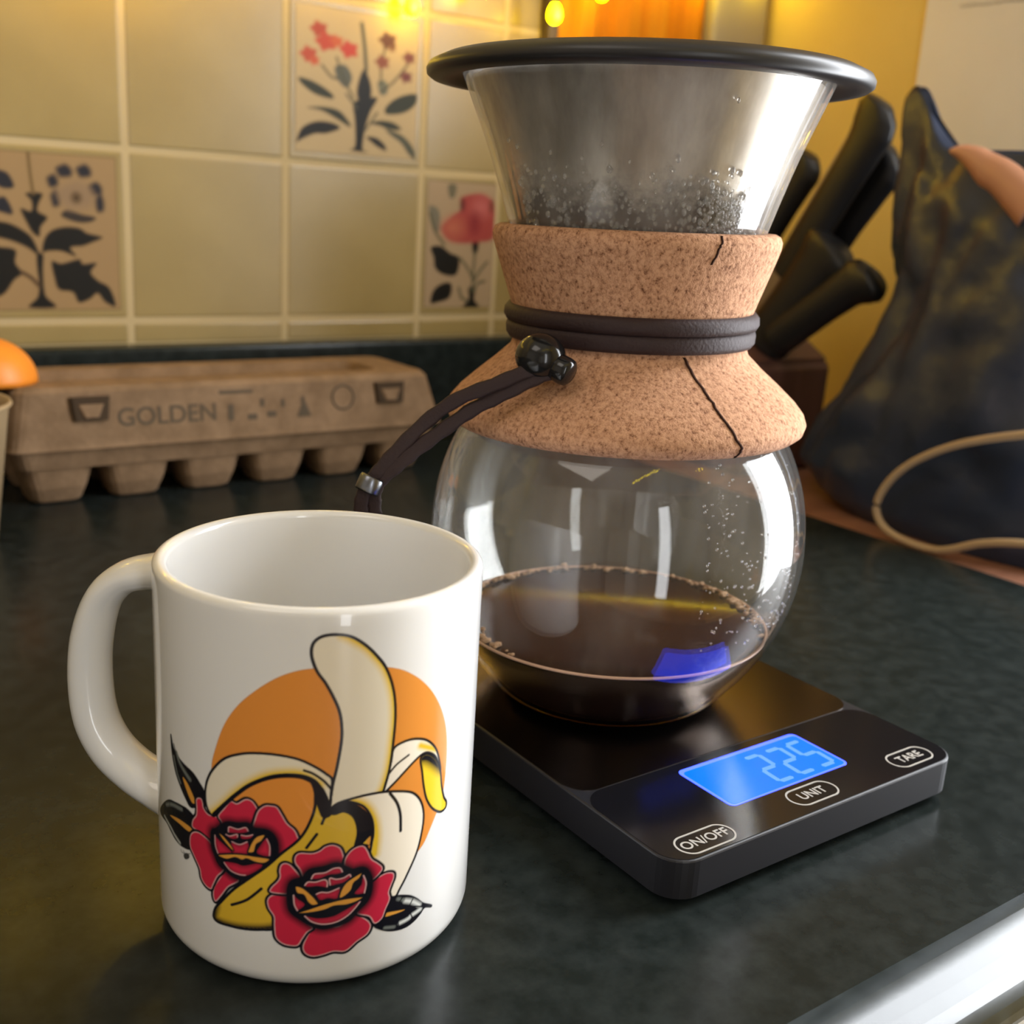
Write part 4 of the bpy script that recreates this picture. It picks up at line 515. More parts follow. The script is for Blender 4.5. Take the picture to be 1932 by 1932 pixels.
# ================================================================ coffee maker
CX, CY = 0.2596, 0.2876
cm = thing('pour_over_coffee_maker', 'round glass pour-over coffee maker with a cork collar standing on the scale', 'coffee maker', (CX, CY, SH+0.0002))
cm.rotation_mode = 'QUATERNION'
kx = -0.01655; cm.rotation_quaternion = Vector((0, 0, 1)).rotation_difference(Vector((kx*0.8135, -kx*0.5786, 1)))
cm.location.z = SH+0.0009
mmr = lambda L: [(r/1000, z/1000) for r, z in L]
GP = [(0, 0), (20, 0), (34, 0.2), (39.5, 1.2), (43.2, 4.0), (47.5, 9.5), (52.2, 15.5), (57.5, 24), (61.5, 33), (64.5, 43), (65.9, 52), (66.1, 60), (65.3, 70), (63.2, 80), (59.5, 90), (54.5, 99), (48.2, 108), (42, 116.5), (37.6, 124), (36.0, 131), (36.6, 139), (38.6, 149), (41.8, 161), (46.2, 175), (51.0, 189), (56.2, 202), (59.6, 210.5)]
def resample(L, n=5):
    return [(v.x, v.y) for v in catmull([(a, b, 0) for a, b in L], n)]
go = resample(mmr(GP), 4)
def inset(P, d):
    out = []
    for i, (r, z) in enumerate(P):
        a, b = P[max(i-1, 0)], P[min(i+1, len(P)-1)]; tx, tz = b[0]-a[0], b[1]-a[1]; L = math.hypot(tx, tz) or 1
        out.append((max(r-tz/L*d, 0), z+tx/L*d))
    return out
gi = inset(go, 0.0018)
carafe = lathe('carafe', go+gi[::-1], 'glass', cm, 128); carafe['label'] = 'clear round glass vessel'
# coffee inside
ci = inset(go, 0.0022); lv = 0.0262; ci = [p for p in ci if p[1] < lv]; rl = ci[-1][0]+0.0006
cp = [(max(r, 0), z) for r, z in ci]+[(rl, lv), (rl-0.0008, lv-0.0004), (0, lv-0.0005)]
lathe('coffee', cp, 'coffee', cm, 96)['label'] = 'black brewed coffee'
lathe('meniscus', [(rl+0.0001+0.0005*math.cos(a), lv+0.0001+0.0005*math.sin(a)) for a in np.linspace(0, 2*PI, 9)[:-1]], 'meniscus_glint', cm, 128, True)['label'] = 'thin pale ring painted as the light line where the coffee meets the glass'  # pale ring colour stands in for light caught at the coffee's edge
# froth crumbs along the coffee's far and right edge
bm = bmesh.new()
for i in range(170):
    a = random.choice([random.gauss(1.9, 0.45), random.gauss(0.9, 0.5), random.gauss(-0.35, 0.25), random.gauss(2.9, 0.25)]); r = rl-0.0012-abs(random.gauss(0, 0.0016)); z = lv+abs(random.gauss(0, 0.0007)); s = random.uniform(0.0004, 0.0014)
    mt = Matrix.Translation((r*math.cos(a), r*math.sin(a), z)) @ Matrix.Diagonal((s*random.uniform(0.8, 2), s, s*0.8, 1))
    bmesh.ops.create_icosphere(bm, subdivisions=1, radius=1, matrix=mt)
me = bpy.data.meshes.new('froth'); bm.to_mesh(me); bm.free(); o = link('froth', me, 'crema', cm); o['kind'] = 'stuff'
# condensation drops on the cone and the right shoulder of the bowl
def rad_at(P, z):
    for (r0, z0), (r1, z1) in zip(P[:-1], P[1:]):
        if z0 <= z <= z1 and z1 > z0: return r0+(r1-r0)*(z-z0)/(z1-z0)
    return P[-1][0]
bm = bmesh.new(); camang = math.atan2(-CY, -CX)
for i in range(760):
    if i % 5 == 0: a = camang+random.uniform(0.42, 0.78); z = 0.1632+abs(random.gauss(0, 0.007)); s = random.uniform(0.0004, 0.0008)
    elif random.random() < 0.62: a = camang+random.uniform(-1.0, 1.15); z = 0.163+abs(random.gauss(0, 0.009)); s = random.uniform(0.0003, 0.0009)
    else: a = camang+random.uniform(0.45, 1.35); z = random.uniform(0.035, 0.096); s = random.uniform(0.0002, 0.0005)
    r = rad_at(gi, z)-s*0.3
    bmesh.ops.create_icosphere(bm, subdivisions=1, radius=1, matrix=Matrix.Translation((r*math.cos(a), r*math.sin(a), z)) @ Matrix.Diagonal((s, s, s*random.uniform(1, 1.8), 1)))
for f in bm.faces: f.smooth = True
me = bpy.data.meshes.new('condensation'); bm.to_mesh(me); bm.free(); o = link('condensation', me, 'drop', cm); o['kind'] = 'stuff'
# cork collar
ck = mmr([(36.9, 133), (37.4, 127), (40.6, 124.5), (46, 119.5), (52, 114.5), (57.8, 109.3), (60.9, 105.6), (61.9, 102.8), (61.2, 100.2), (59.2, 98.6), (56.6, 98.3), (54.6, 99.2)])
ck2 = mmr([(38.4, 131.5), (40.3, 136.5), (42.2, 142.5), (44.4, 149), (46.6, 155.5), (47.9, 159.6), (48.1, 161.8), (47.3, 163.6), (45.8, 164.4), (43.6, 164.5), (42.9, 163.2)])
outer = ck[::-1][0:0]
prof = [ck[-1]]+ck[::-1][1:-2]+[(0.0396, 0.1275), (0.0394, 0.1318)]+ck2[1:]
inn = [p for p in go if 0.1005 < p[1] < 0.1625][::-1]; inn = [(r+0.0003, z) for r, z in inn]
prof2 = prof+inn
ckobj = lathe('cork_collar', prof2, 'cork', cm, 160, True); ckobj['label'] = 'pressed cork collar around the neck'
# visible joint in the cork: a narrow dark groove strip following the profile
def groove(name, pts, wd):
    V = []; F = []
    for i, (a, r, z) in enumerate(pts):
        jit = random.uniform(-0.0004, 0.0004)/r
        for k, (da, dr) in enumerate(((-wd/2/r, 0.0001), (0, 0.00030), (wd/2/r, 0.0001), (0, -0.0006))):
            V.append(((r+dr)*math.cos(a+da+jit), (r+dr)*math.sin(a+da+jit), z))
    for i in range(len(pts)-1):
        for k in range(4): F.append((i*4+k, i*4+(k+1) % 4, i*4+4+(k+1) % 4, i*4+4+k))
    F += [(0, 1, 2, 3), (len(V)-1, len(V)-2, len(V)-3, len(V)-4)]
    o = link(name, bmfix(mesh(name, V, F)), 'cork_crack', ckobj); return o
def pa(z): return rad_at(sorted([(r, zz) for r, zz in prof], key=lambda q: q[1]), z)
lo = [(z_, r_) for r_, z_ in ck if z_ <= 0.1265 and r_ > 0.038]
JA = camang+0.60
gl_ = []
zs = [(0.0397, 0.1268), (0.0432, 0.1222), (0.0475, 0.1184), (0.0520, 0.1146), (0.0578, 0.1094), (0.0609, 0.1057), (0.0619, 0.1028), (0.0612, 0.1002), (0.0592, 0.0986)]
fine = [(v.x, v.y) for v in catmull([(a, b, 0) for a, b in zs], 4)]
groove('joint', [(JA-0.13+0.16*min(i/25, 1), r, z) for i, (r, z) in enumerate(fine)], 0.0011)
zs = [(0.0470, 0.1641), (0.0481, 0.1618), (0.0479, 0.1596), (0.0466, 0.1555), (0.0444, 0.149), (0.0422, 0.1425), (0.0405, 0.1370)]
fine = [(v.x, v.y) for v in catmull([(a, b, 0) for a, b in zs], 4)]
groove('joint', [(JA-0.02-0.10*i/24, r, z) for i, (r, z) in enumerate(fine[:13])], 0.0009)
# leather ties round the waist: two turns
lathe('leather_tie', [(0.0397, 0.1385), (0.0418, 0.1388), (0.0431, 0.1372), (0.0433, 0.1350), (0.0424, 0.1334), (0.0397, 0.1335)], 'leather', cm, 96, True)
lathe('leather_tie', [(0.0397, 0.1336), (0.0419, 0.1333), (0.0424, 0.1315), (0.0423, 0.1290), (0.0413, 0.1276), (0.0399, 0.1277)], 'leather', cm, 96, True)
# toggle bead and hanging cords live in world coordinates of the collar's front left
def loc(p): return Vector(p)-Vector((CX, CY, SH+0.0009))
Rv = Vector((0.8135, -0.5786, 0.0583)); Uv = Vector((0.1098, 0.2513, 0.9616)); Fv = Vector((0.5711, 0.7759, -0.268))
bead = sphere('toggle_bead', (0, 0, 0), 0.0078, 'black_plastic', cm, 32, (1, 1, 0.92)); bead.location = loc((0.2085, 0.2700, 0.1425)); bead['label'] = 'glossy black toggle bead'
bt = lathe('button', [(0, 0.0065), (0.0030, 0.0063), (0.0041, 0.0055), (0.0044, 0.0040), (0.0042, -0.004), (0, -0.004)], 'black_plastic', bead, 28)
bt.rotation_mode = 'QUATERNION'; bt.rotation_quaternion = Vector((0, 0, 1)).rotation_difference(Rv*0.80-Uv*0.52-Fv*0.40); bt.location = Rv*0.0042-Uv*0.0030-Fv*0.0016
c1 = [(0.2085, 0.2655, 0.1408), (0.2030, 0.2690, 0.1385), (0.1950, 0.2750, 0.1338), (0.1865, 0.2815, 0.1290), (0.1785, 0.2870, 0.1215), (0.1700, 0.2900, 0.1125), (0.1650, 0.2915, 0.1065), (0.1622, 0.2925, 0.1028), (0.1602, 0.2932, 0.0985), (0.1598, 0.2935, 0.0945), (0.1612, 0.2930, 0.0915), (0.1632, 0.2925, 0.0930), (0.1638, 0.2922, 0.0975)]
c2 = [(0.2095, 0.2650, 0.1385), (0.2045, 0.2680, 0.1360), (0.1975, 0.2735, 0.1310), (0.1905, 0.2790, 0.1260), (0.1830, 0.2835, 0.1195), (0.1752, 0.2870, 0.1130), (0.1695, 0.2890, 0.1080), (0.1650, 0.2910, 0.1035), (0.1634, 0.2918, 0.0990), (0.1638, 0.2920, 0.0930)]
for c_ in (c1, c2):
    pth = [loc(v) for v in catmull([Vector(p) for p in c_], 5)]
    rr = [(0.0022+0.00018*math.sin(i*1.7)+0.0001*random.random(), 0.0011) for i in range(len(pth))]
    sweep('hanging_cord', pth, rr, 'leather', cm, 12, up=tuple(Fv), power=3)
cl = lathe('clasp', [(0.0026, -0.0026), (0.0036, -0.0026), (0.0039, -0.002), (0.0039, 0.002), (0.0036, 0.0026), (0.0026, 0.0026)], 'clasp', cm, 28, True)
cl.rotation_mode = 'QUATERNION'; cl.rotation_quaternion = Vector((0, 0, 1)).rotation_difference(Rv*0.42+Uv*0.90); cl.location = loc((0.1622, 0.2926, 0.1022)); cl['label'] = 'small metal clasp ring'
# steel cone filter with black silicone ring, resting in the neck
fl = thing('cone_filter', 'steel cone filter with wide black rim set in the glass coffee maker', 'coffee filter', (CX, CY, SH+0.0009))
fl.rotation_mode = 'QUATERNION'; fl.rotation_quaternion = cm.rotation_quaternion.copy()
fo = mmr([(56.2, 209.5), (53.6, 203.5), (49.4, 192), (44.5, 178), (39.7, 164.5), (35.6, 152), (31.6, 140), (26.5, 126), (19.0, 108), (12.5, 97), (5, 94.5), (0, 94)])
cone = lathe('steel_cone', fo+[(max(r-0.0007, 0), z+0.0004) for r, z in fo[::-1]], 'steel', fl, 96); cone['label'] = 'brushed steel mesh cone'
rim = lathe('silicone_rim', mmr([(54.5, 214.2), (58, 215.8), (66, 214.8), (70.2, 212.9), (71.2, 211.2), (71.0, 209.6), (69.6, 208.6), (64, 208.3), (59.8, 209.9), (56.8, 211.2), (54.8, 212)]), 'rubber', fl, 128, True); rim['label'] = 'wide black silicone rim'
# wet grounds inside the cone, and grounds showing as a ragged band through the lower cone
gr = []
V = []; F = []; n_ = 72; k_ = 10
for j in range(k_):
    for i in range(n_):
        a = 2*PI*i/n_; z = 0.1485+j*0.0018+(0.0005*math.sin(5*a+j)+0.0004*math.sin(13*a)+0.0004*math.sin(29*a+1.3))*(j/(k_-1))
        r = rad_at(sorted(fo, key=lambda q: q[1]), z)+0.0004
        V.append((r*math.cos(a), r*math.sin(a), z))
for j in range(k_-1):
    for i in range(n_): i2 = (i+1) % n_; F.append((j*n_+i, j*n_+i2, (j+1)*n_+i2, (j+1)*n_+i))
b0 = len(V)
for j in (k_-1, 0):
    for i in range(n_): x, y, z = V[j*n_+i]; s_ = 1-0.0009/math.hypot(x, y); V.append((x*s_, y*s_, z))
for i in range(n_):
    i2 = (i+1) % n_; F += [((k_-1)*n_+i, (k_-1)*n_+i2, b0+i2, b0+i), (b0+i, b0+i2, b0+n_+i2, b0+n_+i), (b0+n_+i, b0+n_+i2, i2, i)]
o = link('wet_grounds', bmfix(mesh('wet_grounds', V, F)), 'grounds', fl); o['kind'] = 'stuff'; o['label'] = 'wet dark coffee grounds low on the cone'
# ================================================================ egg carton
EX0, EX1, EY0, EY1 = 0.130, 0.418, 0.655, 0.747
ec = thing('egg_carton', 'grey-brown twelve-egg carton with printed lid in front of the tiled wall', 'egg carton', ((EX0+EX1)/2, (EY0+EY1)/2, 0))
hx, hy = (EX1-EX0)/2, (EY1-EY0)/2
def frustum(name, x0, x1, y0, y1, z0, X0, X1, Y0, Y1, z1, m, parent, r=0.006, caps=(True, True), extra=None, rings=None):
    rr = rings or [(x0, x1, y0, y1, z0, r), (X0, X1, Y0, Y1, z1, r)]
    V = []; F = []; n = None
    for a in rr:
        P = rrect(a[0], a[1], a[2], a[3], a[5], 4); n = len(P); V += [(x, y, a[4]) for x, y in P]
    for k in range(len(rr)-1):
        for i in range(n): j = (i+1) % n; F.append((k*n+i, k*n+j, (k+1)*n+j, (k+1)*n+i))
    if caps[0]: F.append(tuple(range(n-1, -1, -1)))
    if caps[1]: F.append(tuple((len(rr)-1)*n+i for i in range(n)))
    me = mesh(name, V, F, False); bm = bmesh.new(); bm.from_mesh(me); bmesh.ops.recalc_face_normals(bm, faces=bm.faces)
    bm.to_mesh(me); bm.free(); return link(name, me, m, parent)
# lid: steep front, flat top with a sunken channel
lid = frustum('lid', 0, 0, 0, 0, 0, 0, 0, 0, 0, 0, 'pulp', ec, rings=[(-hx, hx, -hy, hy, 0.034, 0.008), (-hx+0.001, hx-0.001, -hy+0.001, hy-0.001, 0.0365, 0.008), (-hx+0.0055, hx-0.009, -hy+0.0055, hy-0.005, 0.0665, 0.010), (-hx+0.0075, hx-0.012, -hy+0.008, hy-0.008, 0.0695, 0.010), (-hx+0.018, hx-0.040, -hy+0.024, hy-0.024, 0.0695, 0.008), (-hx+0.021, hx-0.043, -hy+0.027, hy-0.027, 0.0635, 0.007)])
for i in range(5):
    lathe('vent_dimple', [(0, 0.0001), (0.0055, 0.0001), (0.0065, 0.0008), (0, 0.0012)], 'pulp_shade', lid, 20, loc=(-hx+0.052+i*0.047, 0.0, 0.0637))
for x in (0.177, 0.375):
    xx = x-(EX0+EX1)/2
    nt_ = frustum('notch', 0, 0, 0, 0, 0, 0, 0, 0, 0, 0, 'pulp_shade', lid, rings=[(xx-0.010, xx+0.010, -hy+0.0006, -hy+0.006, 0.0505, 0.002), (xx-0.0115, xx+0.0115, -hy+0.0024, -hy+0.009, 0.0640, 0.002)])
    frustum('closing_tab', 0, 0, 0, 0, 0, 0, 0, 0, 0, 0, 'pulp', nt_, rings=[(xx-0.0045, xx+0.0045, -hy-0.0004, -hy+0.004, 0.0525, 0.002), (xx-0.0078, xx+0.0078, -hy+0.0010, -hy+0.006, 0.0600, 0.002)])
# tray with twelve cups
frustum('tray', 0, 0, 0, 0, 0, 0, 0, 0, 0, 0, 'pulp', ec, rings=[(-hx+0.006, hx-0.006, -hy+0.006, hy-0.006, 0.022, 0.008), (-hx+0.003, hx-0.003, -hy+0.003, hy-0.003, 0.0335, 0.008)])
pitch = (EX1-EX0-0.012)/6
cupme = None
for r_ in range(2):
    for i in range(6):
        cx = -hx+0.006+pitch*(i+0.5); cy = (-hy+0.006)+(2*hy-0.012)*(0.25+0.5*r_)
        if cupme is None:
            c0 = frustum('cup', 0, 0, 0, 0, 0, 0, 0, 0, 0, 0, 'pulp', ec, rings=[(-0.0120, 0.0120, -0.0110, 0.0110, 0.0, 0.006), (-0.0145, 0.0145, -0.0135, 0.0135, 0.0015, 0.007), (-0.0175, 0.0175, -0.017, 0.017, 0.010, 0.008), (-0.0205, 0.0205, -0.0190, 0.0190, 0.0225, 0.008), (-0.0232, 0.0232, -0.0198, 0.0198, 0.030, 0.008)]); cupme = c0.data
            c0.location = (cx, cy, 0)
        else: c0 = link('cup', cupme, None, ec); c0.location = (cx, cy, 0)
# printing on the sloped lid front: plane through (z .0365, y -hy+.001) and (z .0665, y -hy+.0055)
sl = math.atan2(0.0045, 0.030)
def onlid(x, z): return Matrix.Translation((x-(EX0+EX1)/2, -hy+0.001+(z-0.0365)*0.15-0.00025, z)) @ Matrix.Rotation(PI/2-sl, 4, 'X')
ltr = text('lettering', 'GOLDEN', 0.0150, onlid(0.2225, 0.0505), 'print_ink', lid, 0.00006, 1.0, 0.0002); ltr['label'] = 'faded printed word GOLDEN'
text('small_print', 'FREE RANGE', 0.0042, onlid(0.268, 0.0620), 'print_ink', lid, 0.00006) if False else None
def lidbar(x, z, w_, h_, nm='printed_mark'):
    b = boxmesh(nm, -w_/2, w_/2, -h_/2, h_/2, -0.0001, 0.0001); b.transform(onlid(x, z)); return link(nm, b, 'print_ink', lid)
lidbar(0.266, 0.0625, 0.022, 0.0022)
for x, z, w_, h_ in ((0.262, 0.050, 0.0035, 0.010), (0.276, 0.0465, 0.006, 0.0035), (0.289, 0.0475, 0.006, 0.0035), (0.283, 0.055, 0.003, 0.005), (0.297, 0.054, 0.0025, 0.005), (0.311, 0.0555, 0.0022, 0.004)): lidbar(x, z, w_, h_)
tri = mesh('printed_mark', [(-0.005, -0.005, 0), (0.005, -0.005, 0), (0.0, 0.007, 0), (-0.005, -0.005, 0.0002), (0.005, -0.005, 0.0002), (0.0, 0.007, 0.0002)], [(0, 2, 1), (3, 4, 5), (0, 1, 4, 3), (1, 2, 5, 4), (2, 0, 3, 5)], False); tri.transform(onlid(0.3115, 0.0495)); link('printed_mark', tri, 'print_ink', lid)
rg = lathe('printed_ring', [(0.0072, 0), (0.0085, 0), (0.0085, 0.0002), (0.0072, 0.0002)], 'print_ink', lid, 32, True); rg.data.transform(onlid(0.340, 0.0555))
# ================================================================ orange dome on the lid, cup at the left edge
oh = thing('orange_half', 'half orange lying cut side down on the left end of the egg carton lid', 'orange', (0.1280, 0.694, 0.0697))
lathe('rind', [(0, 0.0255)]+[(0.0290*math.sin(a), 0.0255*math.cos(a)) for a in np.linspace(0.1, PI/2, 12)]+[(0.0286, -0.0), (0, 0.0)], 'orange_skin', oh, 48)
lathe('cut_face', [(0, 0.0), (0.0275, 0.0), (0.0275, 0.0004), (0, 0.0004)], 'orange_skin', oh, 40)
cu = thing('paper_cup', 'plain beige tapered cup at the left edge in front of the egg carton', 'cup', (0.0870, 0.6150, 0))
lathe('body', [(0, 0.001), (0.026, 0.001), (0.0265, 0.0), (0.0275, 0.0), (0.0365, 0.070), (0.0375, 0.0712), (0.0385, 0.0725), (0.0378, 0.0742), (0.0365, 0.0738), (0.0355, 0.070), (0.0268, 0.003), (0, 0.003)], 'beige_cup', cu, 64)
# ================================================================ orange panel beyond the tiles
V = []; F = []; n_ = 60
for i in range(n_+1):
    x = 0.5775+(0.733-0.5775)*i/n_; y = VB-0.010+0.0035*math.sin(i*0.42)+0.0012*math.sin(i*1.3+1)
    V += [(x, y, 0.005), (x, y, 0.80), (x, y+0.0015, 0.80), (x, y+0.0015, 0.005)]
for i in range(n_):
    for k in range(4): F.append((i*4+k, i*4+4+k, i*4+4+(k+1) % 4, i*4+(k+1) % 4))
F += [(0, 1, 2, 3), (len(V)-1, len(V)-2, len(V)-3, len(V)-4)]
tag(link('orange_curtain', bmfix(mesh('orange_curtain', V, F)), 'orange_panel'), 'orange hanging panel behind the coffee maker rim with soft vertical folds', 'curtain')
# ================================================================ paper on the yellow wall
ps = tag(box('paper_sheet', UR-0.0022, UR-0.0006, 0.26, 0.590, 0.20, 0.52, 'paper'), 'large white paper sheet with a faint written line on the yellow wall', 'paper')
pth = [(UR-0.0024, 0.560-0.0011*i, 0.3500+0.0016*math.sin(i*1.9)*random.uniform(0.4, 1)+0.0004*math.sin(i*0.23)) for i in range(110)]
sweep('handwriting', pth, 0.00022, 'print_ink', ps, 5)['label'] = 'faint line of illegible handwriting'
# ================================================================ knife block and knives
kb = thing('knife_block', 'dark red-brown wooden knife block behind the coffee maker', 'knife block', (0.665, 0.578, -0.003))
V = [(-0.045, -0.020, 0), (0.045, -0.020, 0), (0.045, 0.085, 0), (-0.045, 0.085, 0), (-0.045, -0.022, 0.085), (0.045, -0.022, 0.085), (0.045, 0.062, 0.132), (-0.045, 0.062, 0.132)]
F = [(0, 3, 2, 1), (4, 5, 6, 7), (0, 1, 5, 4), (1, 2, 6, 5), (2, 3, 7, 6), (3, 0, 4, 7)]
me = mesh('block', V, F, False); bm = bmesh.new(); bm.from_mesh(me); bmesh.ops.bevel(bm, geom=list(bm.edges), offset=0.005, segments=3, affect='EDGES'); bm.to_mesh(me); bm.free()
link('block', me, 'block_wood', kb)
def knife(top, bot, r, label, hook=1, rx=0.008, steel=True):
    top = Vector(top); bot = Vector(bot); d = (top-bot).normalized(); L = (top-bot).length
    k = thing('knife', label, 'knife', tuple(bot), 0, 'black handled knives in the wooden block')
    side = Vector((1, 0, 0)); perp = side.cross(d).normalized()     # perp lies in the y-z plane
    pts = []; rr = []
    for t, rs, off in ((0, 0.82, 0), (0.08, 0.95, 0), (0.3, 0.92, 0.0), (0.55, 0.90, 0), (0.78, 0.98, 0), (0.88, 1.15, -0.10*hook), (0.95, 1.12, -0.30*hook), (1.0, 0.70, -0.50*hook)):
        pts.append(d*(L*t)+perp*(off*r)); rr.append((rx, r*rs))
    sm = catmull(pts, 4); rs_ = [(rr[min(i//4, 7)][0], rr[min(i//4, 7)][1]*(1-(i % 4)/4)+rr[min(i//4+1, 7)][1]*(i % 4)/4) for i in range(len(sm))]
    V = []; F = []; n = 16
    for i, p in enumerate(sm):
        for q in range(n):
            a = 2*PI*q/n; V.append(p+side*(rs_[i][0]*math.cos(a))+perp*(rs_[i][1]*math.sin(a)))
    for i in range(len(sm)-1):
        for q in range(n): F.append((i*n+q, i*n+(q+1) % n, (i+1)*n+(q+1) % n, (i+1)*n+q))
    F += [tuple(range(n)), tuple(len(V)-1-q for q in range(n))]
    link('handle', bmfix(mesh('handle', V, F)), 'handle', k)
    if steel:
        # tang seen as a thin strip along the back of the handle, and the blade going down into the block
        V = []
        for t in (-0.35, 0.93):
            for sx in (-0.0015, 0.0015):
                for pp in (-1.08, -0.2): V.append(d*(L*t)+side*sx+perp*(pp*r*(1 if t > 0 else 0.8)))
        F = [(0, 1, 3, 2), (4, 6, 7, 5), (0, 4, 5, 1), (2, 3, 7, 6), (0, 2, 6, 4), (1, 5, 7, 3)]
        link('tang', bmfix(mesh('tang', V, F, False)), 'blade', k)
    return k
knife((0.660, 0.501, 0.262), (0.660, 0.571, 0.145), 0.0160, 'largest knife, its thick black handle reaching highest beside the black bag')
knife((0.682, 0.509, 0.236), (0.682, 0.580, 0.130), 0.0185, 'black knife handle just below and right of the tallest one', 1, 0.008, False)
knife((0.672, 0.568, 0.229), (0.672, 0.616, 0.155), 0.0120, 'thin black knife handle nearest the steel cone filter')
knife((0.645, 0.484, 0.156), (0.645, 0.560, 0.100), 0.0150, 'lowest black knife handle tilted to the right toward the bag', -1, 0.010, False)
knife((0.650, 0.520, 0.170), (0.650, 0.575, 0.095), 0.0225, 'short stout black handle low in the block between the others', 0, 0.012, False)
knife((0.690, 0.560, 0.180), (0.690, 0.605, 0.105), 0.0225, 'short black handle at the back of the block behind the stout one', 0, 0.010, False)
# ================================================================ black bag
bg_ = thing('bin_bag', 'big crumpled black plastic bag with two pointed ears beside the knives', 'bag', (0.685, 0.36, -0.003))
zs_ = [0.0, 0.010, 0.028, 0.045, 0.080, 0.120, 0.145, 0.170, 0.195, 0.218, 0.236]
vl = [0.492, 0.514, 0.530, 0.520, 0.494, 0.474, 0.471, 0.484, 0.486, 0.481, 0.479]
vr = [0.275, 0.268, 0.262, 0.262, 0.264, 0.268, 0.272, 0.275, 0.278, 0.282, 0.288]
ul = [0.606, 0.602, 0.600, 0.600, 0.598, 0.604, 0.608, 0.614, 0.620, 0.628, 0.636]
ur = [0.790, 0.796, 0.798, 0.798, 0.790, 0.775, 0.760, 0.735, 0.705, 0.675, 0.656]
n_ = 120; V = []; F = []; rows = 56
def itp(A, t): i = min(int(t), len(A)-2); f = t-i; return A[i]*(1-f)+A[i+1]*f
from mathutils import noise as NZ
for j in range(rows+1):
    t = j/rows*(len(zs_)-1); z = itp(zs_, t); a0_, a1_, b0_, b1_ = itp(ul, t), itp(ur, t), itp(vr, t), itp(vl, t)
    cx, cy, rx, ry = (a0_+a1_)/2, (b0_+b1_)/2, (a1_-a0_)/2, (b1_-b0_)/2
    for i in range(n_):
        a = 2*PI*i/n_; ca, sa = math.cos(a), math.sin(a); ca = math.copysign(abs(ca)**0.75, ca); sa = math.copysign(abs(sa)**0.75, sa)
        p = Vector((cx+rx*ca, cy+ry*sa, z)); q = Vector((p.x*14, p.y*14, p.z*9))
        f = NZ.noise(q)*0.009+abs(NZ.noise(q*2.2+Vector((3, 1, 7))))*0.012-0.004+NZ.noise(Vector((q.x*5, q.y*5, q.z*2.5)))*0.0030+abs(NZ.noise(q*8))*0.0020
        p += Vector((ca, sa, 0))*f*min(1, 0.3+z*12)
        # top edge: saddle between two pulled-up ears
        if z > 0.17:
            lift = (z-0.17)/0.066; e1 = math.exp(-((p.y-0.470)/0.020)**2)*0.040+math.exp(-((p.y-0.292)/0.018)**2)*0.045
            p.z += lift*e1; p.x = p.x+(0.650-p.x)*lift*0.6*min(1, e1/0.03)
        p.x = min(p.x, 0.803)
        V.append(p-Vector((0.685, 0.36, 0)))
for j in range(rows):
    for i in range(n_): i2 = (i+1) % n_; F.append((j*n_+i, j*n_+i2, (j+1)*n_+i2, (j+1)*n_+i))
F.append(tuple(range(n_-1, -1, -1)))
ct_ = len(V); top0 = rows*n_
for s_ in (0.94, 0.6, 0.25):
    for i in range(n_):
        p = V[top0+i]; V.append(Vector((p.x*s_+(0.646-0.685)*(1-s_), p.y*(0.3+s_*0.7), 0.222+(p.z-0.222)*max(0, s_*1.5-0.6))))
prev = top0
for k in range(3):
    cur = ct_+k*n_
    for i in range(n_): i2 = (i+1) % n_; F.append((prev+i, prev+i2, cur+i2, cur+i))
    prev = cur
F.append(tuple(prev+i for i in range(n_)))
link('sack', bmfix(mesh('sack', V, F)), 'bag', bg_)
# copper coloured strip across the bag's shoulder
V = []; F = []; cs = [((0.4185, 0.2312), 0.0022), ((0.4100, 0.2300), 0.0050), ((0.4000, 0.2262), 0.0075), ((0.3900, 0.2205), 0.0095), ((0.3800, 0.2165), 0.0100), ((0.3680, 0.2090), 0.0110), ((0.3550, 0.1990), 0.0115)]
cc = catmull([(0.6, a, b) for (a, b), w_ in cs], 5)
for i, p in enumerate(cc):
    k = min(i/5, 6); w_ = itp([c[1] for c in cs], min(k, 5.999))
    tt = (cc[min(i+1, len(cc)-1)]-cc[max(i-1, 0)]).normalized(); nn = Vector((0, -tt.z, tt.y))
    x = 0.6180-0.0004*i
    for s_, dx in ((-1, 0), (-0.5, -0.003), (0, -0.004), (0.5, -0.003), (1, 0)):
        V.append(Vector((x+dx, p.y, p.z))+nn*(w_*s_)-Vector((0.685, 0.36, -0.003)))
m5 = len(cc)
b0 = len(V); V += [v+Vector((0.002, 0, 0)) for v in V[:b0]]
for i in range(m5-1):
    for k in range(4):
        a = i*5+k; F += [(a, a+1, a+6, a+5), (b0+a, b0+a+5, b0+a+6, b0+a+1)]
    F += [(i*5, i*5+5, b0+i*5+5, b0+i*5), (i*5+4, b0+i*5+4, b0+i*5+9, i*5+9)]
F += [(k, b0+k, b0+k+1, k+1) for k in range(4)]+[((m5-1)*5+k, (m5-1)*5+k+1, b0+(m5-1)*5+k+1, b0+(m5-1)*5+k) for k in range(4)]
o = link('copper_band', bmfix(mesh('copper_band', V, F)), 'copper', bg_); o['label'] = 'copper coloured band across the shoulder'
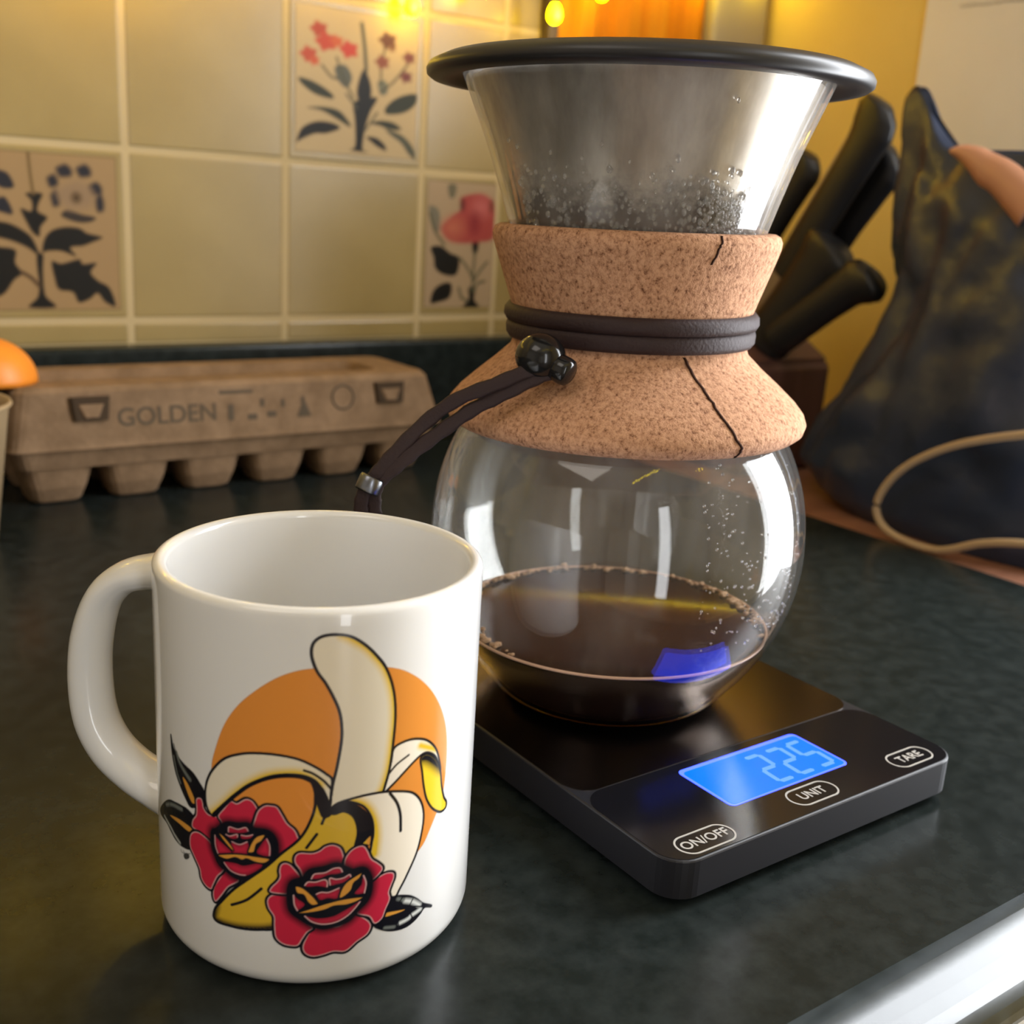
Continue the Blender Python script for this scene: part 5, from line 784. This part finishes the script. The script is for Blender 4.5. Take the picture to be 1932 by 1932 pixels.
# ================================================================ beige twine loop
tw = [(0.640, 0.262, 0.100), (0.600, 0.268, 0.095), (0.584, 0.292, 0.0875), (0.584, 0.324, 0.0800), (0.584, 0.365, 0.0650), (0.584, 0.396, 0.0440), (0.5845, 0.4105, 0.0190), (0.585, 0.400, 0.0035), (0.586, 0.367, 0.0006), (0.586, 0.338, 0.0130), (0.586, 0.313, 0.0200), (0.588, 0.285, 0.024), (0.604, 0.270, 0.026), (0.640, 0.264, 0.028)]
tag(sweep('twine_loop', catmull([Vector(p) for p in tw], 8), 0.0024, 'cordmat', None, 12), 'beige twine handle loop curling in front of the black bag', 'cord')
# ================================================================ fairy lights
fl_ = thing('fairy_lights', 'string of yellow fairy lights draped along the tiled wall above the coffee maker', 'string lights', (0.4, 0.745, 0.33))
bulbs = [(-0.10, 0.40), (-0.02, 0.37), (0.06, 0.345), (0.135, 0.332), (0.205, 0.330), (0.238, 0.333), (0.300, 0.345), (0.372, 0.345), (0.440, 0.3190), (0.500, 0.340), (0.5550, 0.3275), (0.60, 0.350), (0.66, 0.375), (0.72, 0.372), (0.775, 0.385)]
wire = [(x, 0.752 if x < 0.56 else 0.735, z+0.012) for x, z in bulbs]
sweep('wire', [Vector(p)-Vector((0.4, 0.745, 0.33)) for p in catmull([Vector(p) for p in wire], 5)], 0.0006, 'wire', fl_, 6)
for x, z in bulbs:
    y = 0.757 if abs(x-0.44) < 0.01 else (0.750 if x < 0.54 else 0.738)
    r = 0.0062
    b = lathe('bulb', [(0, -0.0085), (0.0026, -0.0078), (0.0048, -0.0055), (0.0056, -0.002), (0.0050, 0.002), (0.0032, 0.0055), (0.0018, 0.0075), (0, 0.0078)], 'bulb', fl_, 20, loc=(x-0.4, y-0.745, z-0.33))
    lathe('socket', [(0, 0.0062), (0.0026, 0.0062), (0.0026, 0.0125), (0, 0.0125)], 'wire', b, 12, loc=(x-0.4, y-0.745, z-0.33))
    point('fairy_bulb_light', (x, y-0.012, z-0.004), FAIRY*(0.28 if x > 0.58 else 1.0), (1.0, 0.60, 0.08), 0.005)
# a second string across the room behind the camera, seen as sparks in the glass
f2 = thing('fairy_lights', 'second string of yellow fairy lights hung across the far side of the kitchen', 'string lights', (0.2, -1.0, 1.28))
P2 = [(-0.75+0.062*i, 0.0, 0.10-0.0035*(i-9)**2*0.4+0.02*math.sin(i*2.1)) for i in range(22)]
sweep('wire', [Vector(p)+Vector((0, 0, 0.014)) for p in P2], 0.001, 'wire', f2, 6)
bme = None
for p in P2:
    if bme is None: b = sphere('bulb', (0, 0, 0), 0.013, 'bulb', f2, 12); bme = b.data
    else: b = link('bulb', bme, None, f2)
    b.location = p
